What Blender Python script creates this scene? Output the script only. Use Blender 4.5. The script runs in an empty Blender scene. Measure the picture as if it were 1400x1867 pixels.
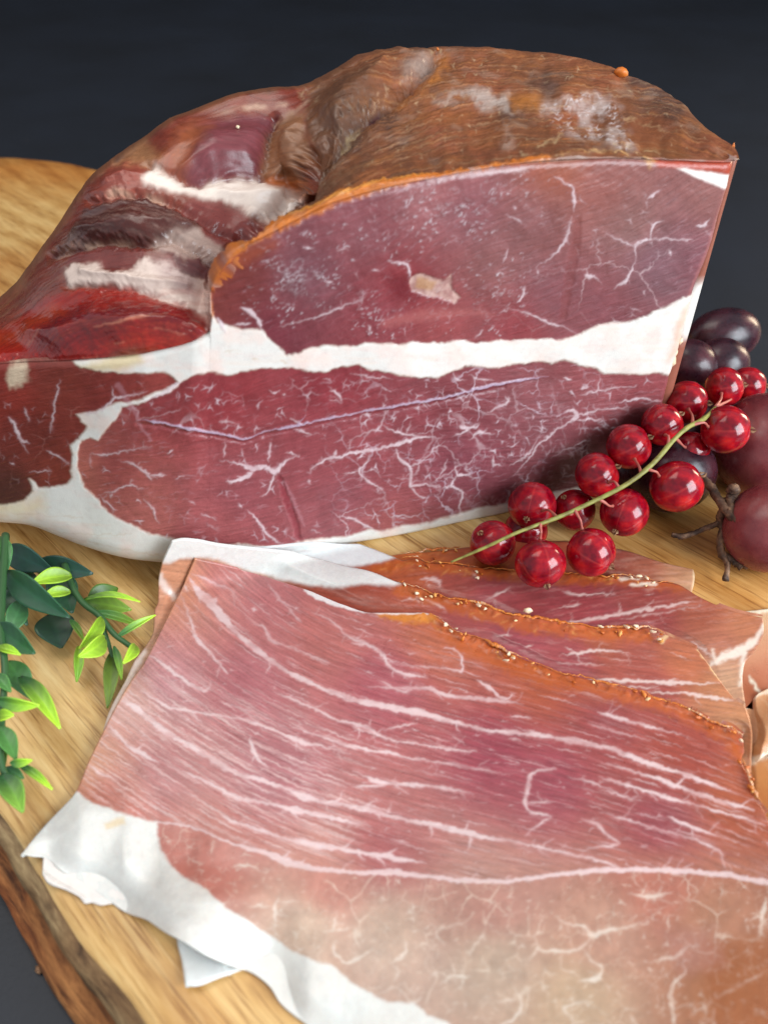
import bpy, bmesh, math, random
import numpy as np
from mathutils import Vector, Matrix

# ------------------------------------------------------------------ camera, world, lights, exposure
S = bpy.context.scene
COL = S.collection
PITCH, CAMH, FPX = math.radians(42.0), 0.18, 1501.0
cam_d = bpy.data.cameras.new('camera'); cam = bpy.data.objects.new('camera', cam_d); COL.objects.link(cam)
cam.location = (0, 0, CAMH); cam.rotation_euler = (math.pi/2 - PITCH, 0, 0)
cam_d.sensor_fit = 'HORIZONTAL'; cam_d.sensor_width = 36.0; cam_d.lens = 36.0*FPX/1400.0
cam_d.clip_start = 0.005; cam_d.clip_end = 50
cam_d.dof.use_dof = True; cam_d.dof.focus_distance = 0.248; cam_d.dof.aperture_fstop = 17.0
S.camera = cam
W = bpy.data.worlds.new('World'); S.world = W; W.use_nodes = True
bg = W.node_tree.nodes['Background']; bg.inputs[0].default_value = (0.84, 0.92, 1.0, 1); bg.inputs[1].default_value = 0.60
def area(name, loc, target, sx, sy, power, col):
    d = bpy.data.lights.new(name, 'AREA'); d.shape = 'RECTANGLE'; d.size = sx; d.size_y = sy; d.energy = power; d.color = col
    o = bpy.data.objects.new(name, d); COL.objects.link(o); o.location = loc
    o.rotation_euler = (Vector(target)-Vector(loc)).to_track_quat('-Z', 'Y').to_euler(); return o
area('window_light', (0.72, -0.30, 0.42), (0.0, 0.20, 0.03), 0.60, 0.60, 15.5, (0.83, 0.93, 1.0))
area('warm_room_light', (0.75, 0.62, 0.22), (0.05, 0.22, 0.04), 0.16, 0.30, 2.6, (1.0, 0.80, 0.55))
area('overhead_fill_light', (-0.35, 0.35, 0.95), (-0.02, 0.18, 0.03), 0.6, 0.6, 4.0, (1.0, 0.93, 0.84))  # overhead fill added to brighten the flat slices; no such lamp is seen
S.view_settings.view_transform = 'Standard'; S.view_settings.look = 'None'
S.view_settings.exposure = 0.07; S.view_settings.gamma = 1.0; S.view_settings.use_curve_mapping = False

# ------------------------------------------------------------------ helpers
cp, sp = math.cos(PITCH), math.sin(PITCH)
CAM = np.array([0, 0, CAMH])
def ray(px, py):                     # ray through a photo pixel, forward component 1
    a = (np.asarray(px, float)-700)/FPX; b = (933.5-np.asarray(py, float))/FPX
    return np.stack([a, cp+b*sp, -sp+b*cp], -1)
def at_z(px, py, z=0.0):
    d = ray(px, py); t = (np.asarray(z)-CAMH)/d[..., 2]
    return CAM + d*t[..., None]
def at_t(px, py, t): return CAM + ray(px, py)*np.asarray(t, float)[..., None]
def proj(P):
    q = P-CAM; f = q[..., 1]*cp-q[..., 2]*sp; u = q[..., 1]*sp+q[..., 2]*cp
    return 700+FPX*q[..., 0]/f, 933.5-FPX*u/f
Q0 = np.array([0.0, .1866, 0.0]); EU = np.array([.954, .2998, 0.0]); EN = np.array([.2998, -.954, 0.0])
def at_face(px, py, w=0.0):          # on the plane w behind the cut face of the ham
    d = ray(px, py); t = (-np.asarray(w)-(CAM-Q0)@EN)/(d@EN)
    return CAM + d*t[..., None]
def lin(c):
    c = np.asarray(c, float)/255.0
    return np.where(c <= .04045, c/12.92, ((c+.055)/1.055)**2.4)
def smooth(a, b, x):
    t = np.clip((x-a)/(b-a), 0, 1); return t*t*(3-2*t)
_rng = np.random.RandomState(5)
_lat = _rng.rand(256, 256); _lat32 = _lat.astype(np.float32).ravel()
def vnoise(X, Y, seed=0):
    X = np.asarray(X, np.float32)+np.float32((seed*37.7) % 256); Y = np.asarray(Y, np.float32)+np.float32((seed*91.3) % 256)
    fx = np.floor(X); fy = np.floor(Y); xi = fx.astype(np.int32) & 255; yi = fy.astype(np.int32) & 255; fx = X-fx; fy = Y-fy
    fx = fx*fx*(3-2*fx); fy = fy*fy*(3-2*fy); x1 = (xi+1) & 255; y0 = yi*256; y1 = ((yi+1) & 255)*256
    a = np.take(_lat32, y0+xi); b = np.take(_lat32, y0+x1); c = np.take(_lat32, y1+xi); d = np.take(_lat32, y1+x1)
    a = a+(b-a)*fx; c = c+(d-c)*fx
    return a+(c-a)*fy
def fbm(X, Y, scale, octv=3, seed=0):
    s = 0; a = .5; tot = 0
    for o in range(octv):
        s = s+a*vnoise(X/scale*2**o, Y/scale*2**o, seed+o*3); tot += a; a *= .5
    return s/tot*2-1                 # -1..1
def voronoi_edge(X, Y, cell, seed=0):
    x = X/cell; y = Y/cell; xi = np.floor(x).astype(int); yi = np.floor(y).astype(int)
    f1 = np.full(x.shape, 9.0); f2 = np.full(x.shape, 9.0)
    for dx in (-1, 0, 1):
        for dy in (-1, 0, 1):
            cx = xi+dx; cy = yi+dy
            jx = _lat[(cy+seed*7) & 255, (cx+seed*13) & 255]; jy = _lat[(cx+seed*5+91) & 255, (cy+seed*11+17) & 255]
            d = np.hypot(cx+jx-x, cy+jy-y)
            f2 = np.minimum(f2, np.maximum(f1, d)); f1 = np.minimum(f1, d)
    return f2-f1
def pchip(t, V, q):
    t = np.asarray(t, float); V = np.asarray(V, float); h = np.diff(t); sh = (-1,)+(1,)*(V.ndim-1)
    dl = np.diff(V, axis=0)/h.reshape(sh); m = np.zeros_like(V)
    a = dl[:-1]; b = dl[1:]; w1 = (2*h[1:]+h[:-1]).reshape(sh); w2 = (h[1:]+2*h[:-1]).reshape(sh)
    with np.errstate(divide='ignore', invalid='ignore'):
        hm = (w1+w2)/(w1/a+w2/b)
    m[1:-1] = np.where(a*b > 0, hm, 0); m[0] = dl[0]; m[-1] = dl[-1]
    q = np.clip(q, t[0], t[-1]); i = np.clip(np.searchsorted(t, q, 'right')-1, 0, len(t)-2)
    hh = h[i].reshape(sh); s = ((q-t[i])/h[i]).reshape(sh)
    return (V[i]*(1+2*s)*(1-s)**2+m[i]*hh*s*(1-s)**2+V[i+1]*s*s*(3-2*s)+m[i+1]*hh*s*s*(s-1))

def organic(lines, seed=1, spur=.5, jit=1.6, wlo=.45, whi=1.25, wmul=1.0, lspur=(6, 26)):
    """turn a traced vein into a vein: wandering path, swelling and thinning, tapered ends, small side branches"""
    rr = random.Random(seed); out = []
    for L in lines:
        L = [(tuple(q)+(4,))[:3] for q in L]; P = np.array(L, float); ln = np.hypot(*np.diff(P[:, :2], axis=0).T).sum()
        n = max(3, int(ln/7)); A = spline(np.c_[P[:, :2], np.zeros(len(P)), P[:, 2]], n)
        ph = rr.uniform(0, 99); k = np.arange(n)
        w = A[:, 3]*wmul*(wlo+(whi-wlo)*(.5+.5*fbm(k*1.0+ph, 0*k+ph, 3.2, 2, seed)))
        tp = np.minimum(1, .25+np.minimum(k, n-1-k)/max(1.5, min(6, n*.3))); w = w*tp
        x = A[:, 0]+jit*fbm(k*1.0+ph, 0*k+3, 2.5, 2, seed+1); y = A[:, 1]+jit*fbm(k*1.0+ph, 0*k+7, 2.5, 2, seed+2)
        out.append(list(zip(x, y, w)))
        for i in range(1, n-1):
            if rr.random() < spur*.22:
                d = math.atan2(y[i+1]-y[i-1], x[i+1]-x[i-1])+rr.choice((-1, 1))*rr.uniform(.5, 1.4); l = rr.uniform(*lspur); q = []
                cx, cy, ww = x[i], y[i], max(1.0, w[i]*.5)
                for m_ in range(4):
                    q.append((cx, cy, ww*(1-m_/4.2))); cx += math.cos(d)*l/3; cy += math.sin(d)*l/3; d += rr.uniform(-.45, .45)
                out.append(q)
    return out
def flecks(n, box, seed, l0=3.5, l1=14, w0=1.2, w1=3.2, aspect=1.0, ang0=None):
    """small star- and Y-shaped specks of fat"""
    rr = random.Random(seed); out = []
    for _ in range(n):
        x = rr.uniform(box[0], box[2]); y = rr.uniform(box[1], box[3]); a = rr.uniform(0, 6.28) if ang0 is None else ang0+rr.uniform(-.3, .3); w = rr.uniform(w0, w1)
        for k in range(rr.choice((2, 3, 3, 4))):
            l = rr.uniform(l0, l1); d = a+k*2.1+rr.uniform(-.5, .5); mx, my = x+math.cos(d)*l*.5, y+math.sin(d)*l*.5*aspect; d += rr.uniform(-.6, .6)
            out.append([(x, y, w), (mx, my, w*.6), (mx+math.cos(d)*l*.5, my+math.sin(d)*l*.5*aspect, w*.15)])
    return out
def lic(shape, th, steps=14, seed=0, cell=1):
    """hair-fine grain along a direction field (radians, y down)"""
    r = np.random.RandomState(seed); h, w = shape
    nz = r.rand((h+cell-1)//cell, (w+cell-1)//cell); nz = np.repeat(np.repeat(nz, cell, 0), cell, 1)[:h, :w]
    yy, xx = np.mgrid[0:h, 0:w].astype(np.float32); nz = nz.astype(np.float32).ravel(); acc = nz.reshape(h, w).copy()
    ca = np.cos(th).astype(np.float32).ravel(); sa = np.sin(th).astype(np.float32).ravel()
    for sg in (1, -1):
        x = xx.copy(); y = yy.copy(); k = np.arange(h*w, dtype=np.int32).reshape(h, w)
        for _ in range(steps):
            x += sg*np.take(ca, k); y += sg*np.take(sa, k); np.clip(x, 0, w-1, out=x); np.clip(y, 0, h-1, out=y)
            k = y.astype(np.int32)*w+x.astype(np.int32); acc += np.take(nz, k)
    acc = acc-acc.mean(); return acc/acc.std()
class Canvas:
    """pigment map of one surface: colour, fat, gloss and relief, later stored on the mesh points"""
    def __init__(s, x0, y0, x1, y1, step=1.6, seed=1):
        s.x0, s.y0, s.step = x0, y0, step
        s.X, s.Y = np.meshgrid(np.arange(x0, x1, step), np.arange(y0, y1, step))
        s.C = np.zeros(s.X.shape+(3,)); s.H = np.zeros(s.X.shape); s.R = np.full(s.X.shape, .45); s.F = np.zeros(s.X.shape)
        s.wx = fbm(s.X, s.Y, 26, 3, seed); s.wy = fbm(s.X, s.Y, 26, 3, seed+40)
        s.fx = fbm(s.X, s.Y, 7, 2, seed+80); s.fy = fbm(s.X, s.Y, 7, 2, seed+120)
    def _win(s, x0, y0, x1, y1):
        h, w = s.X.shape
        i0 = max(0, int((x0-s.x0)/s.step)); i1 = min(w, int((x1-s.x0)/s.step)+2)
        j0 = max(0, int((y0-s.y0)/s.step)); j1 = min(h, int((y1-s.y0)/s.step)+2)
        return slice(j0, max(j0, j1)), slice(i0, max(i0, i1))
    def poly(s, pts, soft=3.0, warp=5.0):
        P = np.asarray(pts, float); m = soft+warp*1.2+3
        sl = s._win(P[:, 0].min()-m, P[:, 1].min()-m, P[:, 0].max()+m, P[:, 1].max()+m)
        x = s.X[sl]+warp*(s.wx[sl]+.3*s.fx[sl]); y = s.Y[sl]+warp*(s.wy[sl]+.3*s.fy[sl])
        ins = np.zeros(x.shape, bool); d2 = np.full(x.shape, 1e9)
        for (ax, ay), (bx, by) in zip(P, np.roll(P, -1, 0)):
            if ay != by:
                c = ((ay > y) != (by > y)) & (x < (bx-ax)*(y-ay)/(by-ay)+ax); ins ^= c
            ex, ey = bx-ax, by-ay; L = ex*ex+ey*ey+1e-9
            t = np.clip(((x-ax)*ex+(y-ay)*ey)/L, 0, 1)
            d2 = np.minimum(d2, (x-ax-t*ex)**2+(y-ay-t*ey)**2)
        sd = np.sqrt(d2)*np.where(ins, 1, -1)
        M = np.zeros(s.X.shape); M[sl] = smooth(-soft, soft, sd); return M
    def strokes(s, lines, soft=1.6, warp=4.0, wmul=1.0, taper=False):
        M = np.zeros(s.X.shape)
        for L in lines:
            if taper and len(L) > 1:
                L = [(tuple(q)+(4,))[:3] for q in L]
                L = [(x, y, w*(.3 if k in (0, len(L)-1) else 1)) for k, (x, y, w) in enumerate(L)]
            for a, b in zip(L[:-1], L[1:]):
                ax, ay, aw = (tuple(a)+(4,))[:3]; bx, by, bw = (tuple(b)+(4,))[:3]
                r = max(aw, bw)*wmul*.5+soft+warp*1.3+2
                sl = s._win(min(ax, bx)-r, min(ay, by)-r, max(ax, bx)+r, max(ay, by)+r)
                x = s.X[sl]+warp*(.6*s.wx[sl]+.8*s.fx[sl]); y = s.Y[sl]+warp*(.6*s.wy[sl]+.8*s.fy[sl])
                if x.size == 0: continue
                ex, ey = bx-ax, by-ay; t = np.clip(((x-ax)*ex+(y-ay)*ey)/(ex*ex+ey*ey+1e-9), 0, 1)
                d = np.hypot(x-ax-t*ex, y-ay-t*ey); w = (aw+(bw-aw)*t)*wmul*.5
                M[sl] = np.maximum(M[sl], smooth(soft, -soft, d-w)*np.minimum(1, .35+w/2.2))
        return M
    def put(s, M, col, op=1.0):
        r = np.flatnonzero(M.any(1)); c = np.flatnonzero(M.any(0))
        if len(r) == 0: return
        sl = (slice(r[0], r[-1]+1), slice(c[0], c[-1]+1)); a = (M[sl]*op)[..., None]; s.C[sl] = s.C[sl]*(1-a)+lin(col)*a
    def idw(s, samples, p=3.0):
        n = np.zeros(s.X.shape+(3,)); dsum = np.zeros(s.X.shape)
        for x, y, c in samples:
            w = 1/(((s.X-x)**2+(s.Y-y)**2)+900)**(p/2); n += w[..., None]*lin(c); dsum += w
        return n/dsum[..., None]
    def sample(s, px, py):
        h, w = s.X.shape
        gx = np.clip((px-s.x0)/s.step, 0, w-1.001); gy = np.clip((py-s.y0)/s.step, 0, h-1.001)
        i = gx.astype(int); j = gy.astype(int); fx = gx-i; fy = gy-j
        def bl(A):
            e = (...,)+(None,)*(A.ndim-2)
            return (A[j, i]*(1-fx)[e]+A[j, i+1]*fx[e])*(1-fy)[e]+(A[j+1, i]*(1-fx)[e]+A[j+1, i+1]*fx[e])*fy[e]
        return bl(s.C), bl(s.R), bl(s.F), bl(s.H)

def tag(o, label=None, cat=None, group=None, kind=None):
    for k, v in (('label', label), ('category', cat), ('group', group), ('kind', kind)):
        if v: o[k] = v
    return o
def link(name, me, mat=None, parent=None):
    o = bpy.data.objects.new(name, me); COL.objects.link(o)
    if mat: me.materials.append(mat)
    if parent: o.parent = parent
    return o
def empty(name, loc=(0, 0, 0)):
    o = bpy.data.objects.new(name, None); COL.objects.link(o); o.location = loc; o.empty_display_size = .01; return o
def np_mesh(name, V, Q, attrs=None, smoothed=True):
    V = np.asarray(V, np.float32).reshape(-1, 3); Q = np.asarray(Q, np.int32); k = Q.shape[1]
    c_ = V.mean(0); a_, b_, d_ = V[Q[:, 0]]-c_, V[Q[:, 1]]-c_, V[Q[:, 2]]-c_
    vol = (np.cross(a_, b_)*d_).sum()
    if k == 4: vol += (np.cross(a_, d_)*(V[Q[:, 3]]-c_)).sum()
    if vol < 0: Q = np.ascontiguousarray(Q[:, ::-1])                 # faces outward
    me = bpy.data.meshes.new(name); me.vertices.add(len(V)); me.vertices.foreach_set('co', V.ravel())
    me.loops.add(Q.size); me.loops.foreach_set('vertex_index', Q.ravel())
    me.polygons.add(len(Q)); me.polygons.foreach_set('loop_start', np.arange(0, Q.size, k, dtype=np.int32))
    me.polygons.foreach_set('loop_total', np.full(len(Q), k, np.int32))
    me.polygons.foreach_set('use_smooth', np.full(len(Q), smoothed))
    me.update(calc_edges=True); me.validate()
    for nm, A in (attrs or {}).items():
        A = np.asarray(A, np.float32)
        if A.ndim == 2:
            at = me.attributes.new(nm, 'FLOAT_COLOR', 'POINT'); at.data.foreach_set('color', np.c_[A, np.ones(len(A), np.float32)].astype(np.float32).ravel())
        else:
            at = me.attributes.new(nm, 'FLOAT', 'POINT'); at.data.foreach_set('value', A)
    return me
def quads(ny, nx, wrap=False):
    i, j = np.meshgrid(np.arange(nx if wrap else nx-1), np.arange(ny-1)); i2 = (i+1) % nx
    return np.stack([j*nx+i, j*nx+i2, (j+1)*nx+i2, (j+1)*nx+i], -1).reshape(-1, 4)
def submesh(name, V, Q, attrs):
    u, inv = np.unique(Q.ravel(), return_inverse=True)
    return np_mesh(name, V[u], inv.reshape(-1, 4), {k: a[u] for k, a in attrs.items()})
def grid_normals(P):
    du = np.gradient(P, axis=1); dv = np.gradient(P, axis=0); n = np.cross(du, dv)
    return n/(np.linalg.norm(n, axis=-1, keepdims=True)+1e-12)
def tube(path, radii, seg=10, lump=0.0, seed=0, cap=True):
    P = np.asarray(path, float); R = np.asarray(radii, float); n = len(P)
    T = np.gradient(P, axis=0); T /= np.linalg.norm(T, axis=1, keepdims=True)+1e-12
    ref = np.array([.3, .2, .93]); A = np.cross(T, ref); A /= np.linalg.norm(A, axis=1, keepdims=True); B = np.cross(T, A)
    th = np.linspace(0, 2*math.pi, seg, endpoint=False)
    rr = R[:, None]*np.ones(seg)
    if lump:
        I, J = np.meshgrid(th, np.arange(n)); rr = rr*(1+lump*fbm(np.cos(I)*3+J*.7+50, np.sin(I)*3+J*.45+50, 1.3, 3, seed))
    V = P[:, None]+rr[..., None]*(np.cos(th)[None, :, None]*A[:, None]+np.sin(th)[None, :, None]*B[:, None])
    if cap:
        V = np.concatenate([np.repeat(P[:1, None], seg, 1), V, np.repeat(P[-1:, None], seg, 1)], 0)
    return V.reshape(-1, 3), quads(V.shape[0], seg, True)
def spline(pts, n):
    P = np.asarray(pts, float); d = np.r_[0, np.cumsum(np.linalg.norm(np.diff(P[:, :3], axis=0), axis=1)+1e-9)]
    return pchip(d, P, np.linspace(0, d[-1], n))

# ------------------------------------------------------------------ materials
def new_mat(name):
    m = bpy.data.materials.new(name); m.use_nodes = True; nt = m.node_tree
    return m, nt, nt.nodes['Principled BSDF']
def N(nt, typ, **kw):
    n = nt.nodes.new(typ)
    for k, v in kw.items(): setattr(n, k, v)
    return n
def bumpnode(nt, p, hsock, strength, dist):
    b = N(nt, 'ShaderNodeBump'); b.inputs['Strength'].default_value = strength; b.inputs['Distance'].default_value = dist
    nt.links.new(hsock, b.inputs['Height']); nt.links.new(b.outputs[0], p.inputs['Normal']); return b
def noise(nt, scale, detail=4, rough=.55, vec=None, dist=0.0):
    n = N(nt, 'ShaderNodeTexNoise'); n.inputs['Scale'].default_value = scale; n.inputs['Detail'].default_value = detail
    n.inputs['Roughness'].default_value = rough; n.inputs['Distortion'].default_value = dist
    if vec is not None: nt.links.new(vec, n.inputs['Vector'])
    return n
def ramp(nt, fac, stops):
    r = N(nt, 'ShaderNodeValToRGB'); nt.links.new(fac, r.inputs[0]); e = r.color_ramp.elements
    while len(e) < len(stops): e.new(.5)
    for k, (p, c) in enumerate(stops):
        e[k].position = p; c = lin(c) if max(c) > 1.001 else c; e[k].color = (*c, 1)
    return r
def mix(nt, fac, a, b, mode='MIX'):
    m = N(nt, 'ShaderNodeMix', data_type='RGBA', blend_type=mode)
    for s, v in ((m.inputs[0], fac), (m.inputs[6], a), (m.inputs[7], b)):
        if isinstance(v, (int, float)): s.default_value = v
        elif isinstance(v, (tuple, list, np.ndarray)): s.default_value = (*v[:3], 1)
        else: nt.links.new(v, s)
    return m.outputs[2]
def objco(nt, scale=None, rot=(0, 0, 0)):
    t = N(nt, 'ShaderNodeTexCoord')
    if scale is None: return t.outputs['Object']
    m = N(nt, 'ShaderNodeMapping'); m.inputs['Scale'].default_value = scale; m.inputs['Rotation'].default_value = rot
    nt.links.new(t.outputs['Object'], m.inputs[0]); return m.outputs[0]
def meat_material(name, sss=0.0, bump=.35, gain=1.0):
    m, nt, p = new_mat(name); L = nt.links
    a = N(nt, 'ShaderNodeAttribute', attribute_name='pigment'); r = N(nt, 'ShaderNodeAttribute', attribute_name='gloss')
    co = objco(nt)
    n1 = noise(nt, 420, 5, .65, co); n2 = noise(nt, 2600, 3, .6, co)
    g = ramp(nt, n1.outputs[0], [(.25, (.88, .86, .86)), (.5, (.97, .97, .97)), (.75, (1, 1, 1))])
    c = mix(nt, 1.0, a.outputs['Color'], g.outputs[0], 'MULTIPLY')
    g2 = ramp(nt, n2.outputs[0], [(.3, (.95*gain, .95*gain, .95*gain)), (.7, (1.0*gain,)*3)])
    c = mix(nt, 1.0, c, g2.outputs[0], 'MULTIPLY')
    L.new(c, p.inputs['Base Color'])
    mr = N(nt, 'ShaderNodeMath', operation='MULTIPLY_ADD'); L.new(n1.outputs[0], mr.inputs[0]); mr.inputs[1].default_value = .22
    ad = N(nt, 'ShaderNodeMath', operation='SUBTRACT'); L.new(r.outputs['Fac'], ad.inputs[0]); ad.inputs[1].default_value = .11
    L.new(ad.outputs[0], mr.inputs[2]); L.new(mr.outputs[0], p.inputs['Roughness'])
    hh = N(nt, 'ShaderNodeMath', operation='MULTIPLY_ADD'); L.new(n1.outputs[0], hh.inputs[0]); hh.inputs[1].default_value = 2.0; L.new(n2.outputs[0], hh.inputs[2])
    bumpnode(nt, p, hh.outputs[0], bump, .00010)
    p.inputs['IOR'].default_value = 1.42
    if sss:
        p.inputs['Subsurface Weight'].default_value = sss; p.inputs['Subsurface Radius'].default_value = (1.0, .45, .32)
        p.inputs['Subsurface Scale'].default_value = .0022
    return m
M_HAM = meat_material('cured_ham', 0.0, .35)
M_SLICE = meat_material('ham_slice_meat', 0.12, .25)
for m_, cw_ in ((M_SLICE, .22), (M_HAM, .10)):
    b_ = m_.node_tree.nodes['Principled BSDF']; b_.inputs['Coat Weight'].default_value = cw_; b_.inputs['Coat Roughness'].default_value = .22
# ------------------------------------------------------------------ table
TZ = -0.024
m, nt, p = new_mat('dark_table_cloth'); co = objco(nt)
n1 = noise(nt, 9, 5, .6, co); n2 = noise(nt, 900, 3, .6, co)
c = ramp(nt, n1.outputs[0], [(.3, (14, 17, 25)), (.7, (23, 28, 39))])
sp2 = ramp(nt, noise(nt, 160, 2, .5, co).outputs[0], [(.76, (0, 0, 0)), (.80, (1, 1, 1))])
nt.links.new(mix(nt, sp2.outputs[0], c.outputs[0], lin((62, 58, 60))), p.inputs['Base Color'])
p.inputs['Roughness'].default_value = .55; bumpnode(nt, p, n2.outputs[0], .25, .0006)
ys = [-1.2, -.4, 0, .4, .8, 1.1, 1.22, 1.32, 1.38, 1.40, 1.41]; zs = [0, 0, 0, 0, 0, 0, .012, .05, .12, .3, 1.4]
xs = np.linspace(-1.6, 1.6, 9)
V = np.array([[(x, y, TZ+z) for x in xs] for y, z in zip(ys, zs)])
tag(link('table', np_mesh('table', V, quads(len(ys), len(xs))), m), kind='structure')

# ------------------------------------------------------------------ live-edge board
OUT = [(330, 1960), (263, 1867), (204, 1791), (151, 1722), (109, 1653), (76, 1597), (20, 1512), (-40, 1430), (-150, 1260), (-300, 1000),
       (-420, 760), (-460, 560), (-400, 420), (-250, 328), (-100, 292), (0, 286), (100, 293), (200, 314), (330, 350), (500, 395), (700, 450),
       (900, 520), (1100, 600), (1300, 690), (1400, 745), (1500, 820), (1600, 960), (1660, 1150), (1700, 1500), (1660, 2000), (1300, 2300), (800, 2320), (500, 2180)]
O = at_z(*np.array(OUT, float).T); O = np.r_[O, O[:1]]
O = spline(O, 700)[:-1]; n = len(O)
ang = np.arange(n)
tan = np.roll(O, -1, 0)-np.roll(O, 1, 0); nor = np.stack([-tan[:, 1], tan[:, 0], 0*tan[:, 0]], 1)
nor /= np.linalg.norm(nor, axis=1, keepdims=True)
cen = O.mean(0); sgn = np.sign(((O-cen)*nor).sum(1).mean()); nor *= sgn
jag = fbm(ang*1.0, 0*ang, 9, 3, 3)*.0011*np.minimum(1, np.minimum(ang, n-ang)/12)
O = O+nor*jag[:, None]
m, nt, p = new_mat('board_wood'); L = nt.links
gdir = at_z(263, 1867)-at_z(76, 1597); GA = math.atan2(gdir[1], gdir[0])
co = objco(nt, (1, 1, 1), (0, 0, -GA))
sepm = N(nt, 'ShaderNodeMapping'); sepm.inputs['Scale'].default_value = (1.0, 9.0, 9.0); L.new(co, sepm.inputs[0])
warp = noise(nt, 7, 3, .5, co)
rings = N(nt, 'ShaderNodeTexWave', wave_type='BANDS', bands_direction='Y'); rings.inputs['Scale'].default_value = 22; rings.inputs['Distortion'].default_value = 7
rings.inputs['Detail'].default_value = 3; rings.inputs['Detail Scale'].default_value = .45; L.new(co, rings.inputs['Vector'])
fine = noise(nt, 60, 6, .62, sepm.outputs[0]); pores = N(nt, 'ShaderNodeMapping'); pores.inputs['Scale'].default_value = (45, 1400, 1400); L.new(co, pores.inputs[0])
pn = noise(nt, 1.0, 3, .6, pores.outputs[0])
big = noise(nt, 11, 4, .55, co)
base = ramp(nt, rings.outputs[0], [(.0, (172, 126, 66)), (.45, (210, 168, 104)), (1, (226, 192, 132))])
c = mix(nt, .55, base.outputs[0], ramp(nt, fine.outputs[0], [(.30, (146, 100, 50)), (.48, (206, 164, 102)), (.70, (230, 200, 144))]).outputs[0])
zone = ramp(nt, big.outputs[0], [(.38, (222, 172, 104)), (.62, (255, 252, 244))])
c = mix(nt, .65, c, zone.outputs[0], 'MULTIPLY')
c = mix(nt, ramp(nt, pn.outputs[0], [(.56, (0, 0, 0)), (.66, (1, 1, 1))]).outputs[0], c, mix(nt, 1.0, c, (.62, .52, .42), 'MULTIPLY'))
# old oiled orange stains, deeper towards the log's heart at the far side
t = N(nt, 'ShaderNodeTexCoord'); sx = N(nt, 'ShaderNodeSeparateXYZ'); L.new(t.outputs['Object'], sx.inputs[0])
hm = N(nt, 'ShaderNodeMapRange'); hm.inputs[1].default_value = .16; hm.inputs[2].default_value = .30; L.new(sx.outputs[1], hm.inputs[0])
c = mix(nt, hm.outputs[0], c, mix(nt, 1.0, c, lin((240, 205, 140)), 'MULTIPLY'))
L.new(c, p.inputs['Base Color']); p.inputs['Roughness'].default_value = .42
hb = N(nt, 'ShaderNodeMath', operation='ADD'); L.new(fine.outputs[0], hb.inputs[0]); L.new(pn.outputs[0], hb.inputs[1]); bumpnode(nt, p, hb.outputs[0], .35, .0004)
M_WOOD = m
board = empty('cutting_board', (float(cen[0]), float(cen[1]), TZ))
tag(board, 'live-edge wooden serving board with bark rim under the ham', 'board')
inv = -np.array(board.location)
rings_ = [(1.0, -.0012, 0.0), (1.0, 0.0, -.0015), (.6, 0, -.003)]
Vr = [O+np.array([0, 0, -.0012])]; Vr.append(O-nor*.0016); Vr.append(cen+(O-cen)*.93); Vr.append(cen+(O-cen)*.5); Vr.append(np.repeat(cen[None], n, 0))
Vt = np.array(Vr); Vt[1:, :, 2] = 0
link('plank_top', np_mesh('plank_top', Vt+inv, quads(len(Vt), n, True)), M_WOOD, board)
# bark rim: a rough outward-sloping flank
m, nt, p = new_mat('bark'); co = objco(nt, (1, 1, 1), (0, 0, -GA)); L = nt.links
st = N(nt, 'ShaderNodeMapping'); st.inputs['Scale'].default_value = (1, 4.5, 4.5); L.new(co, st.inputs[0])
b1 = noise(nt, 60, 6, .65, st.outputs[0], .4); b2 = noise(nt, 300, 4, .6, st.outputs[0])
a = N(nt, 'ShaderNodeAttribute', attribute_name='pigment')
c = mix(nt, 1.0, a.outputs['Color'], ramp(nt, b1.outputs[0], [(.34, (.16, .12, .10)), (.47, (.62, .55, .5)), (.6, (1, 1, .97))]).outputs[0], 'MULTIPLY')
c = mix(nt, .6, c, ramp(nt, b2.outputs[0], [(.3, (.5, .45, .4)), (.65, (1, 1, 1))]).outputs[0], 'MULTIPLY')
L.new(c, p.inputs['Base Color']); p.inputs['Roughness'].default_value = .8; bumpnode(nt, p, b1.outputs[0], .8, .0012)
rows = 15; Vb = []; Cb = []
for k in range(rows):
    s = k/(rows-1)
    prof = .0085*s**.8+.0014*math.sin(s*9); z = -.0012-(.0228-.0012)*s**1.15
    nz = fbm(ang*1.0, 0*ang+k*4.5, 16, 4, 9)*.0030*math.sin(math.pi*min(1, s*1.05))+(fbm(ang, 0*ang+k*9, 5, 2, 19))*.0007*(s > 0)
    Vb.append(O+nor*(prof+nz)[:, None]*(1 if k else 0)+np.array([0, 0, z]))
    band = smooth(.40, .62, s+.22*fbm(ang, 0*ang+k*3, 22, 3, 31))
    gz = smooth(-.1, .35, fbm(ang, 0*ang+k*5, 14, 3, 77))
    c1 = lin((150, 116, 78))*(1-gz)[:, None]+lin((196, 168, 124))*gz[:, None]
    c2 = lin((176, 100, 50))*(1-gz)[:, None]+lin((208, 140, 82))*gz[:, None]
    Cb.append(c1*(1-band)[:, None]+c2*band[:, None])
link('bark_edge', np_mesh('bark_edge', np.array(Vb)+inv, quads(rows, n, True), {'pigment': np.array(Cb).reshape(-1, 3)}), m, board)
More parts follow.
